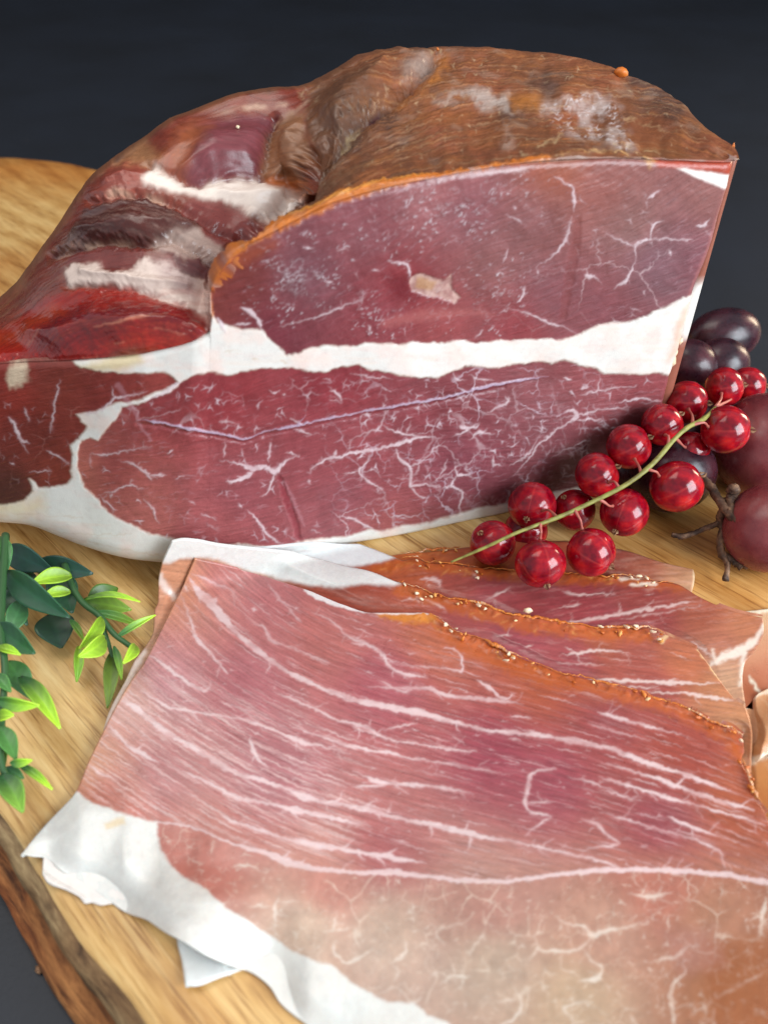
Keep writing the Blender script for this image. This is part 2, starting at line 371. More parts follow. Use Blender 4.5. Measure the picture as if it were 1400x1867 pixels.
# ------------------------------------------------------------------ the ham joint
COLS = [  # each column: bottom pixel, then seven (px, py, depth behind the cut face) from the front edge over the top to the crest
 ((-60, 975), (-60, 668, 0), (-60, 655, .005), (-60, 640, .012), (-60, 628, .02), (-60, 618, .027), (-60, 608, .034), (-60, 600, .042)),
 ((40, 986), (50, 660, 0), (52, 635, .005), (50, 608, .012), (44, 580, .019), (38, 556, .027), (34, 538, .035), (30, 528, .043)),
 ((140, 1024), (150, 657, 0), (155, 610, .007), (155, 560, .014), (146, 510, .022), (130, 470, .032), (115, 440, .043), (104, 424, .052)),
 ((255, 1047), (270, 645, 0), (275, 590, .007), (270, 530, .015), (258, 470, .024), (232, 405, .036), (195, 345, .05), (175, 325, .06)),
 ((335, 1046), (350, 625, 0), (350, 575, .009), (345, 510, .018), (335, 440, .028), (310, 365, .042), (255, 308, .056), (215, 293, .066)),
 ((372, 1041), (383, 604, 0), (374, 540, .014), (392, 482, .024), (418, 425, .033), (420, 340, .046), (370, 245, .06), (330, 217, .072)),
 ((378, 1040), (385, 580, 0), (380, 522, .014), (412, 467, .023), (452, 414, .033), (520, 347, .045), (500, 250, .058), (450, 172, .072)),
 ((384, 1039), (383, 525, 0), (388, 494, .002), (422, 454, .007), (466, 410, .014), (545, 340, .026), (575, 260, .042), (545, 160, .07)),
 ((420, 1034), (415, 470, 0), (432, 448, .003), (470, 412, .008), (525, 356, .017), (600, 270, .032), (625, 200, .048), (610, 130, .07)),
 ((500, 1021), (500, 422, 0), (515, 402, .003), (555, 364, .009), (610, 310, .02), (660, 240, .034), (680, 170, .05), (675, 97, .07)),
 ((610, 1002), (620, 365, 0), (632, 348, .003), (662, 320, .010), (700, 270, .022), (735, 210, .037), (755, 150, .053), (760, 89, .07)),
 ((740, 978), (780, 326, 0), (788, 312, .003), (803, 287, .012), (825, 245, .024), (845, 195, .039), (855, 140, .054), (860, 86, .07)),
 ((870, 951), (940, 298, 0), (944, 287, .003), (953, 264, .012), (965, 230, .024), (970, 185, .038), (970, 135, .053), (975, 91, .068)),
 ((1000, 922), (1100, 288, 0), (1100, 280, .003), (1103, 262, .011), (1105, 235, .022), (1105, 195, .036), (1090, 150, .05), (1070, 108, .064)),
 ((1095, 900), (1240, 292, 0), (1238, 284, .003), (1235, 270, .009), (1230, 250, .018), (1215, 222, .03), (1190, 185, .043), (1150, 138, .056)),
 ((1160, 886), (1335, 294, 0), (1332, 286, .003), (1325, 274, .007), (1312, 259, .013), (1290, 240, .021), (1262, 215, .031), (1235, 182, .042)),
 ((1168, 884), (1348, 290, 0), (1345, 277, .004), (1341, 268, .008), (1335, 262, .012), (1326, 256, .017), (1312, 246, .023), (1290, 232, .03)),
]
def bend(px): return float(np.interp(px, [-60, 40, 140, 255, 335], [.032, .022, .012, .003, 0]))
# ---- pigment of the ham
cv = Canvas(-75, 60, 1375, 1065, 1.5, 3)
X, Y = cv.X, cv.Y
def both(*ls): return [p for l in ls for p in l]
crust = fbm(X, Y, 60, 4, 5)
cv.C[:] = lin((116, 68, 42)); cv.put(smooth(-.1, .5, crust), (130, 72, 46)); cv.put(smooth(.05, .55, -crust), (86, 56, 44)); cv.R[:] = .48
FAT_TOP = [(129, 667), (171, 663), (186, 654), (206, 644), (257, 637), (286, 636), (329, 644), (385, 650), (390, 631), (400, 622), (411, 614), (469, 614), (479, 603), (486, 623), (503, 640), (523, 649), (543, 640), (566, 631), (617, 631), (674, 626), (760, 623), (800, 624), (849, 619), (866, 625), (931, 622), (997, 617), (1014, 624), (1053, 612), (1089, 593), (1129, 589), (1178, 578), (1204, 560), (1234, 547), (1275, 536)]
FAT_BOT = [(1250, 681), (1224, 681), (1161, 681), (1102, 681), (1089, 671), (1056, 665), (1027, 655), (1004, 662), (984, 663), (948, 665), (915, 668), (849, 668), (826, 675), (800, 685), (743, 684), (700, 677), (671, 670), (654, 663), (611, 671), (597, 677), (557, 677), (534, 671), (463, 674), (429, 681), (400, 684), (386, 681), (354, 684), (329, 699)]
face_poly = [(c[1][0], c[1][1]) for c in COLS]+[(1166, 884)]+[c[0] for c in COLS[::-1]]
face = cv.poly([(-200, 668)]+face_poly[1:18]+[(1168, 900), (700, 1100), (-200, 1100)], 2, 0)
# fat is what the knife left white: the whole face starts as fat
fatc = fbm(X, Y, 40, 4, 9)
cv.put(face, (222, 217, 209)); cv.put(face*smooth(-.1, .55, fatc), (232, 206, 194), .6); cv.put(face*smooth(.1, .6, fbm(X*.5, Y*1.5, 18, 4, 87)), (224, 188, 178), .28); cv.R = np.where(face > .5, .34, cv.R)
fb = fbm(X*.25, Y*2.2, 14, 3, 60); cv.put(face*smooth(.2, .7, fb), (226, 206, 190), .45)
LOW = FAT_BOT+[(309, 716), (257, 735), (222, 741), (216, 751), (211, 762), (196, 778), (180, 803), (163, 799), (147, 806), (141, 826), (143, 857), (151, 886), (171, 903), (183, 920), (214, 943), (251, 960), (280, 974), (314, 981), (357, 988), (400, 992), (514, 992), (543, 987), (629, 978), (686, 967), (743, 960), (800, 947), (921, 917), (1010, 901), (1100, 884), (1200, 864), (1250, 850)]
UP = FAT_TOP[15:]+[(1400, 300), (1340, 270), (1240, 284), (1100, 280), (940, 292), (780, 320), (620, 356), (500, 412), (410, 470), (378, 520), (378, 560), (396, 585), (440, 600), (479, 600)]
SHANK = [(-90, 600), (0, 630), (60, 636), (110, 648), (140, 665), (200, 678), (251, 678), (300, 680), (317, 690), (325, 698), (309, 709), (280, 719), (255, 728), (222, 732), (190, 744), (165, 753), (140, 757), (149, 769), (158, 776), (149, 791), (143, 803), (126, 811), (129, 826), (129, 843), (133, 857), (133, 871), (123, 883), (100, 889), (71, 886), (60, 877), (54, 872), (57, 894), (43, 911), (0, 919), (-90, 925)]
m_low = cv.poly(LOW, 3.4, 5)*face; m_up = cv.poly(UP, 3.2, 5)*face; m_sh = cv.poly(SHANK, 3.4, 5)*face
REG_LOW, REG_UP, REG_SH = m_low > .5, m_up > .5, m_sh > .5
# yellowed fat at the left
cv.put(cv.poly([(129, 668), (186, 655), (250, 640), (262, 660), (214, 674), (170, 672)], 8, 4), (222, 196, 140), .7)
cv.put(cv.poly([(-90, 905), (45, 908), (75, 900), (80, 935), (20, 945), (-90, 948)], 22, 16), (218, 194, 146), .6)
cv.put(cv.poly([(50, 1000), (62, 1000), (80, 1022), (60, 1020)], 5, 4), (196, 160, 90), .7)
cv.put(cv.strokes([[(0, 963, 3), (110, 975, 2), (240, 972, 2)], [(130, 985, 2), (290, 1012, 2)], [(20, 935, 2), (150, 945, 2)], [(410, 640, 3), (440, 640, 1)], [(460, 652, 5), (470, 653, 3)], [(515, 657, 4), (522, 660, 4)]], 1.5, 5), (206, 184, 160), .6)
cv.put(cv.poly([(1245, 560), (1265, 545), (1245, 640), (1215, 660), (1222, 630)], 9, 8), (222, 170, 140), .6)
low_c = cv.idw([(200, 850, (140, 62, 66)), (160, 860, (170, 92, 84)), (400, 720, (130, 38, 50)), (300, 740, (128, 46, 54)), (600, 710, (126, 38, 52)), (800, 720, (122, 54, 66)), (450, 900, (134, 64, 76)), (650, 900, (132, 66, 80)), (620, 820, (136, 60, 72)), (850, 850, (126, 62, 78)), (1000, 800, (124, 66, 78)), (1100, 720, (136, 70, 80)), (1150, 700, (140, 66, 76)), (700, 960, (156, 80, 88)), (400, 970, (148, 72, 80)), (250, 940, (160, 84, 86)), (1050, 860, (104, 46, 56)), (1150, 800, (100, 38, 46))])  # lower right samples darkened: the currants' shadow put into the meat colour
up_c = cv.idw([(420, 520, (104, 40, 48)), (400, 500, (132, 52, 34)), (500, 600, (108, 40, 56)), (560, 500, (110, 62, 76)), (650, 420, (126, 66, 78)), (700, 560, (128, 52, 66)), (730, 530, (118, 26, 38)), (850, 380, (130, 74, 86)), (800, 590, (140, 58, 66)), (900, 480, (128, 76, 82)), (960, 420, (124, 74, 80)), (1000, 550, (122, 66, 78)), (1100, 340, (142, 80, 78)), (1150, 400, (128, 84, 86)), (1200, 480, (112, 72, 86)), (1300, 350, (136, 84, 86)), (1270, 480, (122, 70, 84)), (1100, 570, (122, 62, 74)), (950, 600, (134, 50, 62)), (1020, 300, (150, 78, 60)), (800, 340, (146, 84, 92))])
sh_c = cv.idw([(100, 700, (124, 48, 40)), (30, 720, (140, 44, 36)), (250, 690, (132, 48, 46)), (60, 800, (112, 42, 36)), (100, 860, (124, 48, 38)), (20, 890, (76, 38, 34)), (200, 740, (124, 44, 42)), (280, 695, (136, 54, 54))])
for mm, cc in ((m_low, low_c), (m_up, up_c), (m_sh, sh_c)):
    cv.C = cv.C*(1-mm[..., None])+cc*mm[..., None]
meat = np.clip(m_low+m_up+m_sh, 0, 1)
cv.R = cv.R*(1-meat)+.40*meat
cv.C *= (1+.16*fbm(X, Y, 34, 4, 22)*meat)[..., None]
lum = (cv.C*np.array([.3, .5, .2])).sum(-1, keepdims=True); mm3 = (meat*.10)[..., None]; cv.C = (cv.C*(1-mm3)+lum*mm3)*(1-meat[..., None]*(1-np.array([1.05, 1.0, .85])))
th_f = np.radians(-14+18*fbm(X, Y, 160, 2, 12)+np.where(Y < 620, -10, 0))
gr = lic(X.shape, th_f, 9, 2)
cv.C *= (1+.075*gr*meat)[..., None]; cv.H += gr*meat*.00003
blotch = fbm(X, Y*1.3, 22, 4, 29); cv.C *= (1+.12*blotch*meat)[..., None]
VE = [  # lower muscle
 [(400, 840, 3), (445, 848, 6), (460, 856, 13), (485, 853, 8), (500, 862, 10), (515, 848, 8), (540, 833, 6), (546, 830, 9)], [(460, 862, 12), (440, 872, 8), (412, 880, 8)],
 [(500, 862, 6), (495, 880, 6), (482, 905, 4), (472, 905, 6)], [(493, 810, 8), (491, 845, 4)], [(520, 826, 3), (545, 830, 5)], [(410, 805, 3), (409, 835, 4)],
 [(563, 862, 6), (575, 850, 5), (610, 832, 7), (660, 823, 9), (710, 815, 9), (745, 805, 9), (765, 797, 6), (800, 799, 4)], [(563, 875, 8), (564, 882, 8)],
 [(705, 750, 2), (695, 775, 4), (655, 793, 3), (635, 805, 2)], [(765, 797, 5), (740, 792, 5), (695, 775, 5)], [(740, 792, 4), (748, 770, 2)], [(610, 832, 5), (612, 820, 8)], [(637, 825, 3), (640, 800, 2)],
 [(672, 828, 7), (667, 845, 5), (655, 858, 5), (672, 880, 8), (690, 890, 3), (700, 900, 3), (698, 925, 2)], [(655, 858, 4), (625, 863, 2)],
 [(722, 820, 9), (728, 838, 11), (745, 850, 9), (748, 870, 9), (748, 888, 8), (775, 885, 5), (800, 890, 6)], [(748, 890, 6), (765, 905, 5), (782, 910, 5)], [(745, 852, 5), (775, 840, 4), (795, 818, 4), (810, 806, 3)], [(748, 876, 4), (722, 872, 2)],
 [(452, 930, 8), (465, 945, 7), (490, 975, 5), (515, 990, 4)], [(620, 938, 3), (650, 952, 5), (670, 965, 5), (690, 968, 3)], [(434, 914, 4), (440, 922, 5)], [(570, 968, 6), (585, 972, 3)], [(508, 926, 4), (520, 925, 3)],
 [(602, 711, 5), (615, 716, 7), (622, 730, 5)], [(600, 728, 3), (622, 732, 4)], [(530, 764, 6), (552, 776, 4)], [(535, 787, 5), (570, 793, 3)], [(490, 712, 4), (505, 716, 6), (510, 710, 3)], [(514, 718, 4), (520, 720, 4)], [(400, 768, 6), (430, 773, 4)], [(640, 680, 2), (680, 686, 4), (715, 688, 3)], [(695, 706, 2), (712, 713, 4)],
 [(220, 841, 3), (240, 842, 4), (255, 852, 5), (268, 862, 10), (276, 876, 5)], [(268, 864, 6), (305, 866, 3)], [(190, 898, 3), (205, 896, 6), (220, 889, 5), (235, 884, 6), (262, 889, 5)], [(205, 897, 5), (204, 905, 5)], [(262, 910, 4), (278, 925, 6), (283, 944, 4), (289, 953, 3)],
 [(165, 830, 3), (200, 828, 4), (232, 821, 3), (275, 813, 2)], [(165, 830, 3), (166, 852, 3)], [(178, 903, 2), (208, 925, 4), (216, 930, 3)], [(342, 910, 3), (355, 917, 5)], [(368, 935, 3), (395, 945, 3)], [(305, 825, 8), (315, 820, 3)], [(320, 870, 4), (335, 868, 4)],
 [(329, 698, 12), (309, 712, 13), (288, 722, 9), (257, 732, 4)], [(270, 715, 2), (225, 722, 4), (208, 728, 6), (190, 743, 5), (165, 753, 6), (142, 757, 5)], [(205, 705, 6), (208, 728, 4)],
 [(15, 760, 7), (28, 775, 7), (36, 798, 10), (55, 806, 3)], [(45, 740, 3), (52, 767, 7)], [(85, 822, 3), (105, 832, 4), (127, 847, 3)], [(35, 800, 4), (52, 825, 3)], [(20, 840, 6), (28, 846, 6)], [(55, 860, 3), (95, 858, 3)], [(110, 690, 4), (100, 740, 5), (92, 790, 4)],
 # lower muscle, right half
 [(1030, 750, 10), (1042, 748, 24), (1052, 756, 18), (1038, 770, 6), (1010, 785, 5), (985, 805, 4), (950, 850, 5), (935, 870, 3)], [(1050, 765, 6), (1095, 765, 4), (1110, 785, 3)], [(835, 775, 2), (850, 781, 9), (875, 776, 5)], [(825, 797, 2), (850, 783, 6), (845, 770, 3)], [(855, 800, 3), (875, 788, 8), (900, 793, 3)],
 [(800, 870, 3), (812, 850, 3), (815, 838, 2)], [(828, 842, 3), (833, 868, 8), (858, 865, 4)], [(833, 868, 5), (822, 885, 5), (845, 900, 5), (838, 925, 5), (842, 945, 4)], [(820, 886, 4), (805, 893, 4)], [(900, 830, 6), (898, 848, 7), (917, 848, 5)], [(930, 850, 3), (965, 820, 4), (985, 790, 3)], [(1130, 735, 3), (1165, 728, 5), (1205, 731, 7)], [(1060, 722, 3), (1100, 712, 4), (1160, 705, 3)], [(1095, 690, 3), (1090, 720, 4)], [(1010, 765, 2), (1100, 748, 3), (1150, 742, 3)], [(1060, 710, 10), (1075, 705, 5)], [(1030, 690, 8), (1045, 694, 4)],
 [(858, 682, 3), (870, 690, 4), (900, 694, 3)], [(825, 678, 3), (828, 690, 4), (845, 693, 3)], [(880, 755, 2), (925, 730, 6), (928, 722, 3)], [(920, 722, 5), (928, 732, 4)], [(1055, 830, 3), (1045, 812, 4), (1005, 830, 3)], [(1045, 812, 4), (1075, 800, 3)], [(1090, 770, 4), (1110, 782, 3)],
 # upper muscle
 [(1008, 320, 7), (1025, 328, 6), (1043, 345, 6), (1046, 372, 13), (1044, 384, 4)], [(1040, 395, 5), (1030, 438, 6), (1012, 462, 3), (975, 490, 2)], [(1188, 434, 11), (1172, 440, 5), (1157, 449, 10), (1158, 472, 5)], [(1188, 434, 6), (1191, 410, 6), (1210, 402, 3)], [(1190, 436, 4), (1262, 437, 3)], [(1105, 424, 2), (1130, 438, 3), (1157, 449, 5)], [(1158, 472, 4), (1145, 503, 6), (1120, 530, 3)], [(1064, 502, 5), (1072, 505, 12), (1080, 502, 6), (1095, 520, 2)], [(1270, 412, 7), (1283, 413, 9), (1295, 398, 4)], [(1222, 455, 4), (1225, 465, 7)], [(1180, 362, 8), (1205, 345, 3)],
 [(920, 390, 3), (940, 397, 5), (952, 406, 9)], [(935, 374, 8), (940, 378, 6)], [(925, 560, 2), (960, 570, 4), (1000, 588, 4), (1035, 600, 4), (1053, 612, 4)], [(940, 550, 3), (950, 543, 9), (955, 520, 3)], [(912, 570, 3), (930, 562, 4)], [(880, 602, 8), (866, 616, 5)], [(925, 452, 4), (915, 480, 3)], [(980, 495, 5), (983, 497, 5)], [(1105, 480, 3), (1118, 472, 4)], [(1150, 560, 3), (1165, 568, 4)],
 [(710, 478, 8), (742, 478, 9), (745, 496, 9), (752, 508, 8)], [(555, 450, 9), (570, 452, 7)], [(610, 455, 4), (635, 452, 7)], [(675, 492, 3), (690, 491, 7)], [(592, 510, 8), (605, 512, 6)], [(672, 590, 3), (676, 605, 5)], [(510, 594, 3), (580, 575, 4), (620, 560, 5), (665, 540, 3)],
 [(440, 560, 10), (455, 568, 18), (468, 580, 12), (478, 600, 8)], [(396, 578, 12), (405, 592, 12), (412, 606, 10)], [(425, 590, 5), (460, 588, 6)],
]
VO = organic(VE, 3, .6, 1.8, .35, 1.3, .74, (4, 14))
vein = cv.strokes(VO, 1.7, 3.5)*np.clip(face, 0, 1)*(.6+.4*smooth(-.5, .3, fbm(X, Y, 22, 3, 15)))
halo = cv.strokes(VO, 6, 6, 1.1)*face*meat
cv.put(halo, (176, 124, 126), .30)
cv.put(vein, (216, 196, 198), .80)
FK = flecks(430, (150, 690, 1210, 985), 31, 3, 15, 1.2, 3.4)+flecks(120, (780, 760, 1150, 930), 32, 4, 16, 1.4, 3.4)
fkm = cv.strokes(FK, 1.3, 3)*m_low*smooth(-.35, .3, fbm(X, Y, 60, 3, 68)); cv.put(cv.strokes(FK, 4, 4)*m_low, (166, 108, 114), .22); cv.put(fkm, (216, 198, 202), .72)
FK2 = flecks(150, (640, 320, 1330, 600), 33, 3, 13, 1.1, 2.8)+flecks(70, (0, 680, 300, 900), 34, 3, 12, 1.0, 2.4)
fkm2 = cv.strokes(FK2, 1.3, 3)*(m_up+m_sh).clip(0, 1)*smooth(-.3, .35, fbm(X, Y, 60, 3, 69)); cv.put(fkm2, (204, 178, 180), .6)
vein = np.maximum(vein, .7*fkm)
# fine net of marbling
for (cell, sd, wid, thr, col, op, reg, cx, cy, rad) in ((46, 1, .075, -.05, (204, 184, 192), .62, m_low, 880, 860, 260), (78, 2, .05, .05, (206, 180, 182), .5, m_low, 600, 850, 420), (30, 4, .09, .15, (196, 176, 186), .5, m_low, 820, 900, 220), (110, 5, .03, .1, (190, 160, 160), .5, m_up, 1150, 470, 230), (60, 6, .05, .2, (186, 130, 120), .5, m_sh, 80, 820, 200), (24, 8, .1, .3, (196, 180, 190), .42, m_low, 1100, 740, 200)):
    e = voronoi_edge(X+9*cv.wx+4*cv.fx, Y*1.15+9*cv.wy+4*cv.fy, cell, sd)
    pt = smooth(thr, thr+.45, fbm(X, Y, cell*1.3, 3, sd+50))
    fade = smooth(rad*1.35, rad*.4, np.hypot(X-cx, Y-cy))
    cv.put(smooth(wid, wid*.25, e)*pt*reg*fade, col, op); cv.F += smooth(wid, wid*.25, e)*pt*reg*fade*.4
rnd = random.Random(4)
def flow_strokes(n, box, ang_f, lmin, lmax, wmin, wmax, rejects=None, curve=0.1):
    out = []
    for _ in range(n):
        x = rnd.uniform(box[0], box[2]); y = rnd.uniform(box[1], box[3])
        if rejects and rejects(x, y): continue
        ln = rnd.uniform(lmin, lmax); w = rnd.uniform(wmin, wmax); k = max(2, int(ln/18)); L = []
        for q in range(k+1):
            f = q/k; L.append((x, y, w*(.25+.75*math.sin(math.pi*min(.98, max(.02, f))))))
            a = math.radians(ang_f(x, y))+rnd.uniform(-curve, curve); x += math.cos(a)*ln/k; y += math.sin(a)*ln/k
        out.append(L)
    return out
# salt bloom and tyrosine flecks on the upper muscle
fl = []
for _ in range(1500):
    t_ = rnd.random()
    if t_ < .20: x, y = rnd.gauss(535, 32), rnd.gauss(512, 26)
    elif t_ < .62: x, y = rnd.uniform(430, 960), rnd.uniform(320, 610)
    elif t_ < .8: x, y = rnd.gauss(840, 90), rnd.gauss(360, 40)
    else: x, y = rnd.uniform(640, 930), rnd.gauss(560-.1*0, 28)
    a = rnd.uniform(-1.2, .3); ln = rnd.uniform(1.5, 8); w = rnd.uniform(.8, 3.0)
    fl.append([(x, y, w), (x+math.cos(a)*ln, y+math.sin(a)*ln, w*.6)])
flm = cv.strokes(fl, 1.0, 3)*m_up*smooth(-.25, .35, fbm(X, Y, 38, 3, 66))
cv.put(flm, (200, 188, 190), .66); cv.H += flm*.00018
fl2 = flow_strokes(420, (160, 690, 1200, 950), lambda x, y: -12, 5, 26, .8, 1.8)
cv.put(cv.strokes(fl2, 1.2, 4)*m_low, (196, 164, 170), .42)
fl3 = flow_strokes(200, (430, 320, 1330, 600), lambda x, y: -25 if x > 800 else -40, 6, 26, .8, 2)
cv.put(cv.strokes(fl3, 1.4, 4)*m_up, (184, 150, 158), .4)
# string crease pressed across the lower muscle
CR = [[(250, 766, 6), (300, 771, 8), (350, 784, 9), (400, 790, 9), (448, 801, 7), (480, 790, 6), (550, 775, 7), (600, 762, 6), (690, 746, 9), (760, 732, 7), (800, 727, 7), (860, 711, 9), (920, 699, 8), (1000, 688, 3)]]
crm = cv.strokes(organic(CR, 9, .1, 1.0, .3, 1.0, .75), 1.3, 2.5); cv.put(crm, (186, 170, 190), .72); cv.H += crm*.0003
dk = cv.strokes([[(x, y+8, 5) for x, y, w in CR[0][:-1]]], 3, 2); cv.H -= dk*.0004
scr = cv.strokes([[(1053, 402, 10), (1048, 450, 16), (1036, 520, 18), (1024, 580, 12)]], 4, 3)*m_up; cv.put(scr, (120, 48, 44), .30); cv.H -= scr*.0002
sc2 = cv.strokes([[(508, 872, 9), (530, 930, 15), (546, 985, 8)]], 3, 3)*m_low; cv.put(sc2, (134, 44, 54), .6); cv.H -= sc2*.0004
cv.put(cv.strokes([[(520, 880, 4), (535, 915, 6), (556, 960, 3)], [(215, 700, 10), (240, 740, 9), (252, 764, 6)], [(250, 770, 4), (275, 800, 6)]], 3, 3)*face, (186, 132, 138), .4)
# bone cavity
HOLE = [(760, 500), (786, 504), (807, 510), (824, 499), (827, 528), (842, 546), (826, 556), (806, 548), (786, 543), (756, 532), (750, 515)]
hm_ = cv.poly(HOLE, 3, 7); cv.put(hm_*(.5+.5*smooth(-.4, .3, fbm(X, Y, 12, 3, 18))), (198, 162, 150), .85); cv.put(cv.poly([(764, 506), (796, 512), (790, 528), (762, 524)], 4, 5), (176, 130, 84), .65); cv.H -= hm_*.0003
cv.put(cv.poly([(700, 500), (742, 505), (752, 545), (712, 545)], 12, 6)*m_up*(1-hm_), (98, 18, 30), .6)
cv.put(cv.strokes([[(700, 590, 12), (760, 575, 20), (850, 570, 12), (900, 575, 4)]], 8, 5)*m_up, (170, 96, 92), .5)
# white corner, dried red edge at the upper right
cv.put(cv.poly([(1225, 302), (1330, 318), (1350, 308), (1332, 346), (1310, 337), (1265, 321)], 3, 3), (236, 222, 214))
cv.put(cv.poly([(1190, 292), (1345, 296), (1335, 318), (1250, 306), (1200, 304)], 4, 4), (168, 58, 28), .85)
cv.put(cv.strokes([[(1325, 350, 5), (1280, 480, 6), (1250, 560, 3)]], 4, 3)*m_up, (176, 110, 104), .5)
# orange dried rim along the top of the cut
rim = cv.strokes([[(384, 575, 5), (380, 540, 8), (382, 512, 14), (412, 468, 17), (455, 440, 17), (500, 414, 20), (560, 386, 20), (620, 360, 17), (700, 338, 15), (780, 322, 12), (860, 306, 9), (940, 294, 8), (1000, 288, 7)]], 5, 5)
cv.put(rim, (196, 106, 30), .92); cv.H += rim*.0004
cv.put(cv.strokes([[(480, 412, 4), (540, 386, 6), (600, 364, 5), (700, 332, 4), (780, 316, 3)]], 2.5, 5), (232, 160, 70), .7)
cv.put(cv.strokes([[(395, 505, 10), (430, 475, 26), (500, 440, 14)]], 10, 5)*m_up, (150, 70, 40), .5)
cv.put(cv.strokes([[(985, 292, 5), (1040, 282, 6), (1130, 276, 6)], [(1130, 278, 5), (1200, 296, 5)], [(1180, 300, 7), (1200, 298, 9)]], 3, 8)*smooth(-.3, .3, fbm(X, Y, 16, 3, 88)), (214, 164, 104), .7)
cv.put(cv.strokes([[(780, 332, 6), (860, 314, 9), (960, 306, 6)]], 5, 6), (206, 180, 178), .55)
# ---- left flank
top = 1-face
def patch(pts, col, soft=3.5, warp=7, op=1.0, rough=None, h=0.0):
    mk = cv.poly(pts, soft*1.5, warp*1.5)*top; cv.put(cv.poly(pts, soft*1.5+9, warp*1.5)*top*(1-mk), np.array(col)*.6+np.array((120, 64, 40))*.4, .45*op); cv.put(mk, col, op)
    if rough is not None: cv.R = cv.R*(1-mk)+rough*mk
    if h: cv.H += mk*h
    return mk
patch([(-90, 700), (-90, 610), (30, 530), (104, 430), (170, 330), (215, 295), (330, 215), (450, 172), (560, 160), (560, 345), (470, 415), (420, 455), (385, 510), (388, 660)], (122, 50, 38), 4, 6, .9, .28)
patch([(-90, 690), (-90, 640), (0, 600), (60, 560), (130, 528), (230, 518), (300, 530), (340, 560), (378, 580), (390, 648), (330, 644), (250, 634), (200, 646), (170, 664), (100, 660), (50, 650)], (150, 30, 20), 5, 6, 1, .17)
patch([(60, 640), (120, 570), (240, 560), (330, 575), (375, 595), (380, 630), (250, 610), (180, 640), (110, 650)], (92, 24, 30), 16, 8, .8)
patch([(-60, 640), (30, 590), (100, 560), (120, 575), (40, 625)], (156, 60, 26), 10, 6, .6)
patch([(114, 497), (129, 482), (180, 474), (192, 491), (216, 496), (240, 488), (270, 468), (300, 480), (345, 498), (378, 512), (386, 570), (354, 566), (315, 556), (270, 530), (210, 518), (150, 521), (120, 515)], (230, 204, 190), 4, 7, 1, .26, .0003)
patch([(345, 500), (380, 515), (384, 590), (356, 566), (330, 535)], (196, 160, 148), 10, 8, .6)
patch([(290, 470), (330, 480), (360, 510), (345, 540), (310, 520)], (170, 134, 132), 12, 10, .6)
patch([(123, 479), (132, 458), (192, 440), (258, 446), (272, 464), (240, 486), (210, 494), (192, 487), (180, 475)], (116, 50, 44), 3.5, 6, 1, .34)
patch([(85, 475), (150, 395), (165, 374), (210, 358), (270, 357), (330, 377), (392, 419), (360, 440), (315, 433), (264, 442), (192, 439), (130, 452)], (82, 38, 32), 4, 7, 1, .22)
patch([(266, 443), (312, 428), (375, 417), (416, 452), (400, 472), (350, 470), (300, 460)], (196, 170, 156), 4, 7, .7, .26)
patch([(160, 366), (180, 335), (207, 303), (225, 296), (276, 303), (270, 317), (264, 341), (210, 358)], (140, 62, 48), 4, 6, 1, .34)
patch([(300, 460), (345, 470), (400, 470), (385, 510), (345, 500)], (92, 50, 52), 5, 8, .8, .3)
patch([(357, 344), (400, 367), (446, 387), (470, 400), (432, 436), (396, 446), (368, 416), (336, 373)], (122, 54, 48), 4, 7, 1, .3)
patch([(264, 330), (280, 300), (298, 305), (336, 330), (358, 340), (389, 325), (440, 323), (482, 328), (534, 344), (514, 369), (486, 386), (457, 390), (414, 370), (371, 360), (336, 347), (289, 345)], (234, 214, 200), 4, 6, 1, .32, .0003)
patch([(296, 292), (320, 250), (350, 226), (421, 215), (504, 208), (494, 248), (479, 326), (440, 322), (389, 323), (361, 337), (318, 316)], (114, 54, 58), 5, 6, 1, .34)
patch([(290, 292), (318, 250), (350, 226), (380, 235), (345, 290), (335, 320)], (158, 82, 42), 12, 8, .8)
patch([(507, 223), (530, 205), (556, 209), (562, 273), (540, 343), (486, 338), (478, 310), (486, 251)], (136, 88, 58), 5, 6, 1, .4)
patch([(486, 322), (540, 325), (532, 348), (488, 340)], (172, 86, 34), 5, 5, .8)
patch([(205, 300), (250, 262), (270, 250), (292, 292), (276, 300)], (170, 120, 80), 8, 8, .7)
cv.put(cv.strokes([[(172, 362, 8), (210, 345, 9), (262, 350, 8), (330, 372, 7)], [(100, 470, 5), (140, 448, 6), (190, 437, 5), (240, 440, 4)], [(380, 208, 6), (450, 196, 9), (520, 190, 8)], [(500, 222, 7), (540, 205, 8), (560, 180, 6)]], 5, 2.5)*top*smooth(-.4, .3, fbm(X, Y, 30, 3, 58)), (204, 166, 140), .6)
flm2 = cv.strokes(flow_strokes(170, (90, 360, 400, 445), lambda x, y: 8+(x-200)*.12, 18, 70, 1, 3.5), 1.4, 4)*top*smooth(100, 130, X+.3*Y-30)
cv.put(flm2*cv.poly([(85, 475), (165, 374), (270, 357), (392, 419), (315, 433), (192, 439)], 4, 6), (158, 128, 116), .34)
st = cv.strokes(flow_strokes(150, (0, 530, 380, 650), lambda x, y: -28+(x)*.085, 30, 120, 1, 3.5), 2, 4)*top*(Y > 520)
cv.put(st, (176, 66, 40), .28)
cv.put(cv.strokes([[(50, 630, 5), (88, 610, 6)], [(190, 610, 4), (260, 596, 5), (310, 585, 3)], [(150, 655, 4), (180, 650, 5)], [(215, 633, 6), (235, 630, 5)], [(290, 610, 3), (340, 618, 4)]], 2.5, 3, .8, True)*top, (216, 140, 112), .6)
st = cv.strokes(flow_strokes(140, (-60, 430, 180, 640), lambda x, y: -38, 30, 110, 1.5, 4), 2, 4)*top*cv.poly([(-80, 660), (-80, 600), (30, 525), (104, 424), (150, 400), (130, 480), (60, 560), (-40, 630)], 8, 6)
